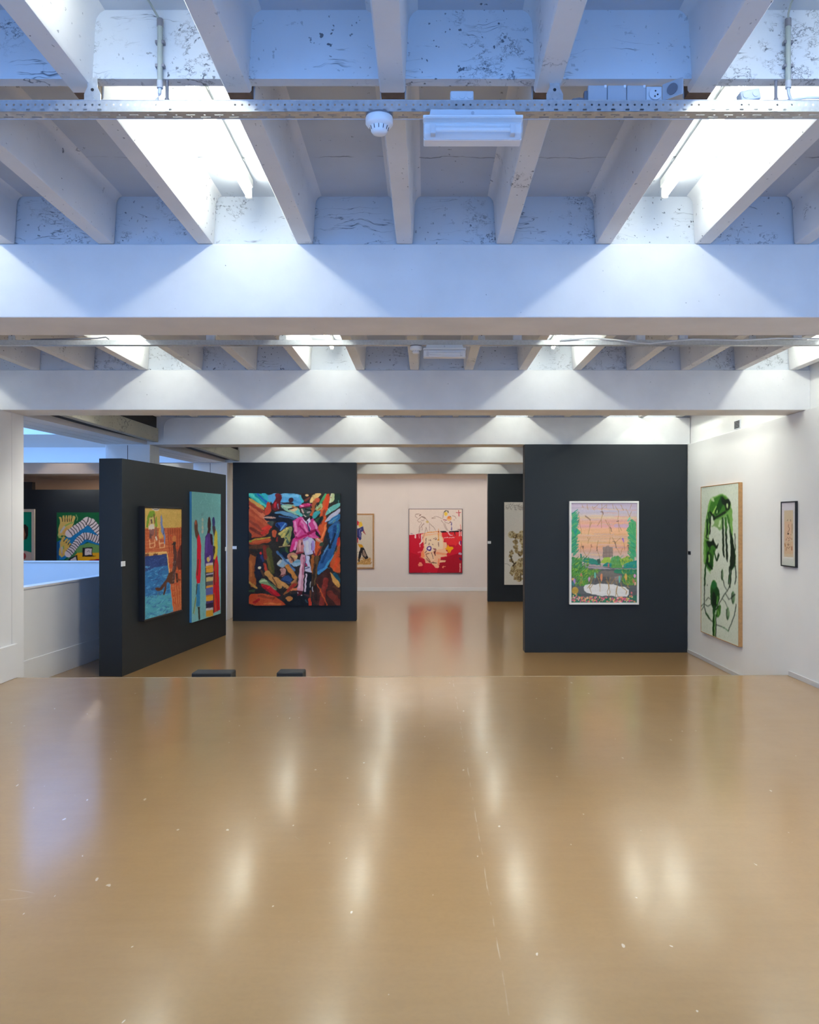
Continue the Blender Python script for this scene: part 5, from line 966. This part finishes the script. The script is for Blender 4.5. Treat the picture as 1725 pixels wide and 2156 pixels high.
# --- pool painting in a deep black frame, three figures on turquoise
def panel_rect(pxl, pyt, pxr, pyb, proud):
    p = PA + pn * proud
    a = on_plane(pxl, pyt, p, pn); b = on_plane(pxr, pyb, p, pn); return a, b
def art_pool():
    proud = 0.072
    a, b = panel_rect(304.1, 1069.1, 382.2, 1283.4, proud); a2 = on_plane(306.5, 1304.5, PA + pn * proud, pn)
    w = (Vector((b.x, b.y, 0)) - Vector((a.x, a.y, 0))).length; z1 = a.z; z0 = (a2.z + b.z) / 2
    A = Art(w, z1 - z0, [(150, 150), (762, 165), (772, 1830), (170, 1995)], 120, (196, 96, 56), 17, aa=6, warp=1.8, wl=90)
    P, S, E = A.P, A.S, A.E
    P((218, 180, 96), (140, 140), (780, 150), (780, 480), (140, 500)); A.scatter([(230, 196, 116), (204, 164, 82)], 200, (150, 150, 770, 470), 14, 6, 0.2, 0.5)
    P((192, 92, 54), (140, 500), (780, 470), (780, 1860), (640, 1860), (560, 1220), (520, 880), (140, 900))
    for k in range(14): S((216, 132, 84), 6, (150, 520 + k * 34), (520 + k * 3, 505 + k * 30)); S((214, 128, 82), 6, (510, 500 + k * 98), (770, 485 + k * 92))
    for k in range(7): S((150, 62, 40), 10, (540 + k * 38, 490), (570 + k * 33, 900))
    for k in range(6): S((226, 150, 96), 8, (560 + k * 45, 1180), (640 + k * 32, 1850))
    for k in range(12): S((200, 84, 48), 26, (A.rs.uniform(560, 740), 600 + k * 100), (A.rs.uniform(600, 760), 620 + k * 100))
    P((230, 190, 120), (150, 900), (520, 868), (528, 910), (150, 945)); 
    for k in range(5): P((120, 70, 50) if k % 2 == 0 else (220, 170, 100), (160 + k * 72, 912), (235 + k * 72, 905), (235 + k * 72, 950), (160 + k * 72, 958))
    P((40, 66, 128), (150, 965), (528, 915), (548, 1120), (560, 1220), (150, 1260)); P((46, 118, 180), (150, 1220), (330, 1140), (545, 1100), (562, 1220), (600, 1620), (150, 1660)); P((84, 168, 192), (150, 1620), (600, 1560), (635, 1860), (150, 2010))
    A.scatter([(50, 96, 160), (70, 140, 200), (96, 170, 214), (40, 80, 146)], 120, (160, 1130, 580, 1640), 60, 12, -0.3, 0.4, mask=lambda x, y: x < 540); A.scatter([(40, 56, 116), (60, 90, 160), (50, 76, 140)], 50, (165, 960, 520, 1140), 40, 10, -0.2, 0.4); A.scatter([(110, 190, 206), (70, 140, 190), (60, 120, 176)], 70, (165, 1640, 600, 1960), 60, 13, -0.3, 0.4)
    S((232, 200, 130), 14, (530, 900), (570, 1220)); S((226, 120, 70), 14, (590, 1420), (650, 1850)); S((96, 170, 206), 12, (580, 1420), (630, 1840))
    # reclining figures, chairs
    P((122, 160, 50), (180, 470), (200, 300), (240, 205), (310, 195), (330, 260), (320, 330), (240, 330), (210, 480)); P((120, 160, 50), (320, 400), (350, 280), (370, 460), (330, 470)); P((206, 186, 120), (225, 320), (310, 300), (300, 400), (240, 420)); S((90, 60, 60), 22, (265, 350), (275, 400)); E((120, 80, 60), 265, 300, 12, 10)
    P((232, 222, 210), (220, 460), (260, 420), (310, 420), (320, 500), (260, 510), (225, 510)); P((150, 100, 100), (230, 520), (320, 500), (310, 600), (240, 640)); P((110, 70, 70), (240, 580), (300, 600), (280, 680), (240, 650)); P((190, 110, 80), (270, 620), (320, 600), (320, 700), (280, 690)); S((150, 100, 80), 34, (345, 480), (345, 620)); S((230, 220, 210), 30, (345, 640), (355, 680)); S((120, 80, 60), 16, (310, 260), (325, 400))
    for dx in (0, 160): 
        for t_ in (((240 + dx, 690), (250 + dx, 815), (330 + dx, 800), (325 + dx, 680)), ((240 + dx, 745), (328 + dx, 735))): S((240, 196, 150), 13, *t_)
    P((222, 170, 84), (390, 500), (430, 480), (470, 640), (400, 670), (385, 600)); P((120, 140, 196), (415, 300), (435, 260), (450, 330), (450, 430), (480, 520), (500, 620), (495, 760), (480, 740), (470, 620), (430, 540), (420, 420)); S((70, 80, 120), 10, (480, 490), (470, 590))
    P((244, 236, 226), (265, 152), (410, 152), (390, 190), (340, 205), (290, 185)); S((60, 60, 80), 10, (290, 165), (340, 182), (395, 165))
    # swimmer at the edge and the dark shadow
    P((96, 44, 40), (700, 900), (740, 780), (775, 740), (775, 1170), (720, 1180), (690, 1100)); P((84, 50, 48), (625, 780), (660, 760), (690, 880), (690, 1100), (670, 1220), (650, 1400), (580, 1410), (560, 1360), (620, 1180), (640, 960)); P((92, 52, 36), (560, 1230), (620, 1200), (630, 1400), (540, 1380), (440, 1520), (380, 1530), (335, 1490), (350, 1470), (420, 1470), (520, 1330)); P((92, 50, 36), (500, 1370), (525, 1380), (520, 1500), (490, 1590), (470, 1590), (490, 1500)); A.scatter([(190, 190, 190), (120, 120, 124)], 70, (620, 1000, 668, 1390), 5, 5, 0, 1.0); E((208, 130, 72), 645, 660, 32, 54); P((40, 36, 40), (610, 760), (640, 710), (675, 710), (670, 780)); S((60, 34, 32), 30, (690, 1240), (700, 1370)); S((90, 130, 150), 14, (385, 1550), (390, 1600)); S((120, 60, 40), 30, (700, 1330), (740, 1340))
    A.grain(4); A.streak(4, 0.03, 0.03, 5)
    m = (Vector((a.x, a.y, 0)) + Vector((b.x, b.y, 0))) / 2 - pn * proud
    hang(A, 'poolside painting with brown terrace and blue water in a deep black frame', (m.x, m.y, (z0 + z1) / 2), pang, proud, frame=M_black, fw=0.022, fdepth=0.083, gain=G)
art_pool()
def art_three():
    proud = 0.035
    a, b = panel_rect(403.7, 1034.9, 465.0, 1293.1, proud); a2 = on_plane(402, 1310.2, PA + pn * proud, pn)
    w = (Vector((b.x, b.y, 0)) - Vector((a.x, a.y, 0))).length; z1 = a.z; z0 = (a2.z + b.z) / 2
    A = Art(w, z1 - z0, [(100, 72), (550, 105), (545, 1960), (88, 2085)], 110, (118, 178, 186), 19, aa=6, warp=1.2, wl=90)
    P, S, E = A.P, A.S, A.E
    A.rows([(70, (106, 168, 172)), (900, (120, 178, 182)), (2080, (128, 188, 196))])
    A.scatter([(112, 172, 178), (130, 190, 194)], 120, (100, 100, 540, 1950), 60, 14, 1.5, 0.3, a=0.5)
    E((104, 58, 44), 163, 600, 26, 100); P((96, 66, 50), (140, 640), (185, 640), (215, 740), (175, 800), (155, 760)); E((176, 96, 70), 160, 545, 14, 34)
    P((212, 14, 46), (178, 790), (205, 715), (228, 780), (240, 900), (235, 1300), (222, 1475), (175, 1480), (160, 1380), (175, 1100)); S((96, 60, 30), 14, (195, 1110), (180, 1350)); P((44, 130, 186), (175, 1500), (218, 1480), (220, 1830), (160, 1835), (165, 1650)); P((52, 48, 36), (165, 1480), (180, 1490), (170, 1640), (158, 1660)); S((120, 130, 60), 10, (155, 1690), (115, 1940)); S((170, 170, 110), 8, (160, 1700), (130, 1960)); P((44, 36, 30), (180, 1840), (215, 1840), (218, 2040), (195, 2045), (190, 1900))
    for yy, cc in ((500, (190, 190, 170)), (560, (160, 180, 160)), (620, (200, 190, 170)), (680, (206, 190, 170))): E(cc, 265, yy, 16, 30, a=0.8)
    S((70, 90, 100), 5, (250, 400), (255, 440)); S((70, 90, 100), 5, (272, 390), (270, 430))
    E((72, 36, 34), 368, 560, 26, 108); S((66, 34, 34), 40, (370, 640), (350, 730)); P((72, 44, 128), (305, 760), (345, 700), (410, 720), (420, 800), (430, 1100), (420, 1200), (300, 1220), (292, 1050)); P((54, 30, 60), (380, 720), (418, 725), (425, 900), (395, 880)); S((90, 60, 150), 30, (330, 780), (320, 1000)); E((220, 190, 90), 352, 1110, 26, 40); E((190, 170, 190), 378, 1085, 18, 40, a=0.7)
    bands = [(1165, 1200, (222, 206, 210)), (1200, 1310, (222, 160, 46)), (1310, 1330, (40, 36, 50)), (1325, 1345, (170, 160, 196)), (1345, 1390, (46, 42, 62)), (1385, 1450, (206, 186, 120)), (1450, 1520, (92, 94, 108)), (1515, 1545, (216, 150, 46)), (1545, 1660, (92, 96, 168)), (1660, 1690, (200, 130, 40)), (1680, 1760, (226, 166, 40)), (1755, 1790, (86, 62, 130)), (1790, 1870, (42, 30, 62)), (1865, 1905, (206, 196, 206)), (1900, 2000, (216, 156, 46))]
    for y0, y1, cc in bands: P(cc, (312, y0 + 8), (425, y0 - 6), (425, y1 - 6), (312, y1 + 8))
    S((180, 130, 40), 8, (315, 1250), (420, 1240)); S((120, 120, 130), 8, (318, 1600), (420, 1590)); S((40, 36, 40), 10, (308, 1240), (310, 1560))
    E((48, 56, 120), 436, 540, 22, 86); P((58, 40, 60), (415, 600), (460, 600), (470, 680), (440, 760), (420, 640)); P((212, 196, 70), (445, 760), (470, 640), (492, 700), (500, 900), (490, 1050), (450, 1120), (432, 1130), (440, 900)); P((54, 40, 44), (425, 900), (460, 910), (455, 1000), (430, 1080)); S((74, 46, 40), 36, (440, 1130), (450, 1280)); P((206, 20, 40), (455, 1120), (490, 1040), (510, 1200), (520, 1500), (535, 1900), (430, 1950), (425, 1640), (430, 1280)); S((150, 96, 40), 16, (470, 1180), (470, 1460)); S((110, 40, 30), 18, (440, 1300), (445, 1500)); S((150, 50, 40), 12, (480, 1600), (500, 1880)); S((190, 130, 60), 8, (440, 1640), (470, 1930)); S((96, 40, 34), 12, (432, 1660), (432, 1940))
    A.grain(4)
    m = (Vector((a.x, a.y, 0)) + Vector((b.x, b.y, 0))) / 2 - pn * proud
    hang(A, 'three standing figures in red, purple and yellow on turquoise canvas', (m.x, m.y, (z0 + z1) / 2), pang, proud, side=(70, 140, 190), gain=G)
art_three()

# --- bird legged figure in an oak frame, half behind the charcoal partition
def art_bird():
    y = 23.3 - 0.03
    c, w, h = rect_at(700, 1084, 785.0, 1194.5, (0, y, 0), NY)
    x0 = 735 - (735 - 700); L0 = (700 - 735) * 14.37
    A = Art(w, h, [(L0, 340), (705, 340), (705, 1925), (L0, 1925)], 110, (218, 208, 194), 23, warp=4, wl=120)
    P, S, E = A.P, A.S, A.E
    P((206, 196, 178), (L0 + 60, 400), (660, 400), (660, 1840), (L0 + 60, 1840)); P((214, 206, 190), (L0 + 60, 400), (650, 400), (650, 1700), (L0 + 60, 1700))
    P((196, 156, 96), (L0 + 60, 1780), (240, 1790), (360, 1700), (640, 1640), (640, 1840), (L0 + 60, 1845)); A.scatter([(176, 130, 70), (216, 180, 120), (150, 110, 60)], 90, (230, 1640, 640, 1840), 60, 12, -1.2, 0.6)
    P((200, 40, 70), (0, 560), (100, 470), (210, 480), (300, 560), (280, 640), (200, 680), (0, 700)); P((228, 190, 60), (290, 560), (360, 540), (410, 660), (330, 720), (280, 660)); S((236, 140, 90), 26, (285, 580), (300, 660)); P((50, 56, 120), (240, 760), (330, 720), (420, 690), (430, 820), (360, 860), (370, 1060), (320, 1110), (260, 1040), (200, 960), (60, 960), (100, 800)); S((130, 130, 200), 22, (310, 800), (330, 1000)); S((170, 180, 220), 14, (340, 760), (360, 800)); P((150, 30, 50), (410, 790), (450, 830), (500, 940), (430, 880)); P((180, 40, 60), (200, 1010), (270, 1040), (270, 1180), (210, 1160), (120, 1060)); S((40, 30, 80), 40, (210, 960), (270, 1000)); P((206, 150, 30), (250, 1215), (380, 1240), (430, 1310), (340, 1340), (290, 1280)); P((30, 26, 30), (340, 1330), (430, 1320), (500, 1470), (570, 1640), (500, 1680), (430, 1620), (370, 1540), (330, 1660), (300, 1770), (270, 1760), (280, 1560)); P((150, 130, 116), (400, 1420), (440, 1400), (520, 1580), (480, 1630), (420, 1560)); S((200, 180, 160), 14, (370, 1500), (400, 1580)); S((90, 90, 60), 14, (215, 1460), (265, 1470))
    A.grain(3)
    hang(A, 'collaged bird legged figure in an oak frame on the back wall', (c.x, 23.3, c.z), 0, 0.03, frame=M_oak, fw=0.036, fdepth=0.05, gain=G)
art_bird()

# --- brown ink drawing of coiled figures
def art_coil():
    y = YRf - 0.045
    c, w, h = rect_at(1062.3, 1057.3, 1172, 1231.2, (0, y, 0), NY)
    Rr = (1172 - 1020) * 8.98
    A = Art(w, h, [(380, 155), (Rr, 150), (Rr, 1712), (385, 1715)], 130, (228, 224, 216), 29)
    P, S, E = A.P, A.S, A.E
    A.scatter([(150, 142, 136), (176, 168, 160), (120, 112, 108)], 90, (400, 190, 760, 290), 26, 6, 0.3, 1.2, mask=lambda x, yy: yy < 330 - abs(x - 470) * 0.15); A.scatter([(170, 160, 150)], 30, (620, 230, 900, 300), 30, 6, 0.3, 0.8)
    body = [((520, 770), 70), ((590, 790), 50), ((650, 800), 60), ((720, 760), 70), ((800, 740), 80), ((590, 910), 44), ((600, 1010), 46), ((620, 1080), 46), ((680, 1130), 46), ((740, 900), 70), ((760, 1000), 60), ((740, 1080), 44), ((700, 1290), 80), ((620, 1350), 80), ((560, 1410), 60), ((700, 1400), 90), ((800, 1330), 80), ((640, 1480), 70), ((530, 1490), 44), ((620, 1570), 60), ((660, 1600), 60), ((690, 1480), 60), ((520, 1110), 40), ((500, 1180), 30), ((520, 1260), 34), ((850, 1100), 80), ((900, 900), 90), ((900, 1400), 100), ((760, 1240), 50)]
    for (p, r) in body: E((204, 190, 150), p[0], p[1], r, r)
    E((228, 224, 216), 665, 1010, 30, 80); E((228, 224, 216), 530, 1105, 18, 22)
    for i in range(330):
        p, r = body[A.rs.randint(len(body))]; a_ = A.rs.uniform(0, 6.28); q = r * math.sqrt(A.rs.uniform(0, 0.95)); x, yy = p[0] + q * math.cos(a_), p[1] + q * math.sin(a_)
        if abs(x - 665) < 32 and abs(yy - 1010) < 82: continue
        E([(110, 84, 46), (84, 62, 36), (150, 122, 76)][i % 3], x, yy, 15, 17); E([(216, 200, 156), (196, 176, 128)][i % 2], x + 2, yy - 2, 9, 10)
    S((50, 40, 30), 16, (500, 1170), (530, 1270), (560, 1310)); S((60, 46, 32), 20, (540, 1360), (600, 1300)); S((110, 104, 96), 6, (395, 1320), (440, 1320), (490, 1360)); S((60, 48, 34), 14, (690, 1500), (690, 1640)); S((60, 48, 34), 14, (640, 1130), (690, 1180)); S((70, 56, 38), 12, (590, 840), (620, 760))
    A.grain(3)
    hang(A, 'tall unframed brown ink drawing of coiled bead like figures', (c.x, YRf - 0.003, c.z), 0, 0.045, side=(236, 232, 224), gain=G, name='drawing', cat='drawing')
art_coil()

# --- striped legs and the teal picture across the void
def art_feet():
    y = YG - 0.05; W_ = 2.05; H_ = 1.72
    a = on_plane(119.6, 1079.0, (0, y, 0), NY); c = Vector((a.x + W_ / 2, y, a.z - H_ / 2))
    sc = F / y * 10.33
    A = Art(W_, H_, [(740, 300), (740 + W_ * sc, 300), (740 + W_ * sc, 300 + H_ * sc), (740, 300 + H_ * sc)], 200, (10, 96, 52), 31, warp=3, wl=130)
    P, S, E = A.P, A.S, A.E
    P((20, 128, 190), (735, 950), (900, 850), (1100, 800), (1400, 560), (1480, 600), (1700, 760), (2600, 900), (2600, 1100), (1800, 1060), (1400, 940), (1100, 1140), (900, 1330), (735, 1330)); P((16, 80, 130), (740, 940), (800, 930), (790, 1330), (740, 1330)); P((110, 162, 90), (1000, 1300), (1250, 1010), (1450, 960), (1700, 1030), (2600, 1040), (2600, 1300), (1000, 1340)); P((238, 176, 14), (1150, 1175), (2600, 1180), (2600, 1900), (900, 1900), (1000, 1400)); P((60, 130, 80), (940, 1330), (1150, 1100), (1180, 1180), (1050, 1330))
    P((172, 16, 34), (1440, 1335), (2400, 1240), (2400, 1500), (1300, 1500))
    fl_ = (222, 192, 106); ol = (40, 40, 28)
    P(fl_, (790, 400), (830, 395), (860, 470), (870, 370), (905, 365), (920, 470), (935, 360), (965, 360), (975, 470), (990, 355), (1015, 360), (1020, 470), (1030, 355), (1060, 360), (1062, 470), (1085, 370), (1130, 370), (1150, 400), (1110, 530), (1070, 620), (1000, 680), (960, 800), (850, 800), (790, 860), (765, 780), (780, 640), (815, 540))
    for x in (862, 918, 968, 1015, 1058): S(ol, 16, (x, 440), (x + 4, 495))
    S((150, 185, 90), 30, (1080, 520), (940, 580), (820, 700)); S((210, 205, 205), 46, (900, 620), (830, 730)); S((226, 160, 90), 26, (960, 640), (890, 750)); S((176, 196, 110), 30, (780, 800), (830, 850)); S((150, 190, 120), 14, (1165, 350), (1195, 420), (1175, 480))
    P((226, 190, 92), (810, 960), (850, 850), (890, 810), (930, 840), (900, 930), (960, 860), (990, 880), (955, 960), (1010, 890), (1035, 910), (990, 990), (1040, 960), (1060, 990), (1010, 1060), (960, 1150), (900, 1240), (850, 1280), (790, 1230), (785, 1150), (815, 1050)); S((206, 196, 176), 44, (850, 1060), (850, 1180)); S((130, 180, 90), 20, (880, 1030), (890, 1090)); S((200, 150, 140), 20, (850, 1180), (860, 1230))
    for q in ((895, 930), (940, 965), (985, 1000), (1020, 1030)): S(ol, 16, q, (q[0] + 14, q[1] - 30))
    def stripes(path, w, n):
        pts = np.array(path, float); seg = np.hypot(*np.diff(pts, axis=0).T); cum = np.append(0, np.cumsum(seg))
        S((236, 226, 226), w, *path); S(ol, 0.1, *path[:2])
        for i in range(n):
            d = (i + 0.5) / n * cum[-1]; k = min(np.searchsorted(cum, d, 'right') - 1, len(seg) - 1); t_ = (d - cum[k]) / seg[k]; p = pts[k] + (pts[k + 1] - pts[k]) * t_; tn = (pts[k + 1] - pts[k]) / seg[k]; nn = np.array((-tn[1], tn[0]))
            S((24, 22, 24), 15, tuple(p + nn * w * 0.5), tuple(p + tn * 12), tuple(p - nn * w * 0.5))
    stripes([(1010, 760), (1150, 660), (1290, 570), (1400, 480), (1500, 520), (1600, 640), (1760, 800), (1960, 960)], 170, 19)
    stripes([(990, 1200), (1100, 1070), (1200, 930), (1320, 820), (1430, 810), (1560, 860), (1760, 930), (1980, 1010)], 150, 22)
    P((30, 24, 26), (1305, 1070), (1510, 1055), (1520, 1245), (1295, 1255)); P((232, 220, 216), (1355, 1085), (1500, 1080), (1500, 1225), (1350, 1230)); S((120, 110, 116), 10, (1400, 1150), (1440, 1120), (1460, 1170)); P((24, 20, 20), (1290, 1240), (1530, 1235), (1600, 1240), (1500, 1262), (1300, 1262)); P((28, 24, 26), (985, 1340), (1020, 1290), (1190, 1225), (1200, 1420), (980, 1420)); P((226, 214, 206), (1040, 1320), (1160, 1265), (1180, 1420), (1030, 1420))
    A.grain(3)
    hang(A, 'painting of two bare feet in zebra striped leggings across the void', (c.x, YG - 0.003, c.z), 0, 0.05, side=(14, 80, 44), gain=G)
    # teal portrait
    W2, H2 = 0.9, 1.75; b = on_plane(48 + 190 / 10.33, 1050 + 290 / 10.33, (0, y, 0), NY); c2 = Vector((b.x - W2 / 2, y, b.z - H2 / 2)); x1 = 190
    A = Art(W2, H2, [(x1 - W2 * sc, 290), (x1, 290), (x1, 290 + H2 * sc), (x1 - W2 * sc, 290 + H2 * sc)], 80, (0, 160, 128), 37)
    A.P((40, 30, 30), (-200, 560), (60, 560), (115, 620), (110, 800), (80, 880), (-200, 900)); A.P((170, 110, 80), (-200, 640), (20, 640), (60, 780), (30, 900), (-200, 960)); A.P((226, 206, 190), (-400, 1200), (0, 1130), (60, 1135), (190, 1170), (190, 1800), (-400, 1800)); A.E((180, 60, 60), 20, 1250, 46, 70); A.grain(3)
    hang(A, 'teal portrait in a broad cream frame across the void', (c2.x, YG, c2.z), 0, 0.04, frame=M_cream, fw=0.075, fdepth=0.055, gain=G)
art_feet()
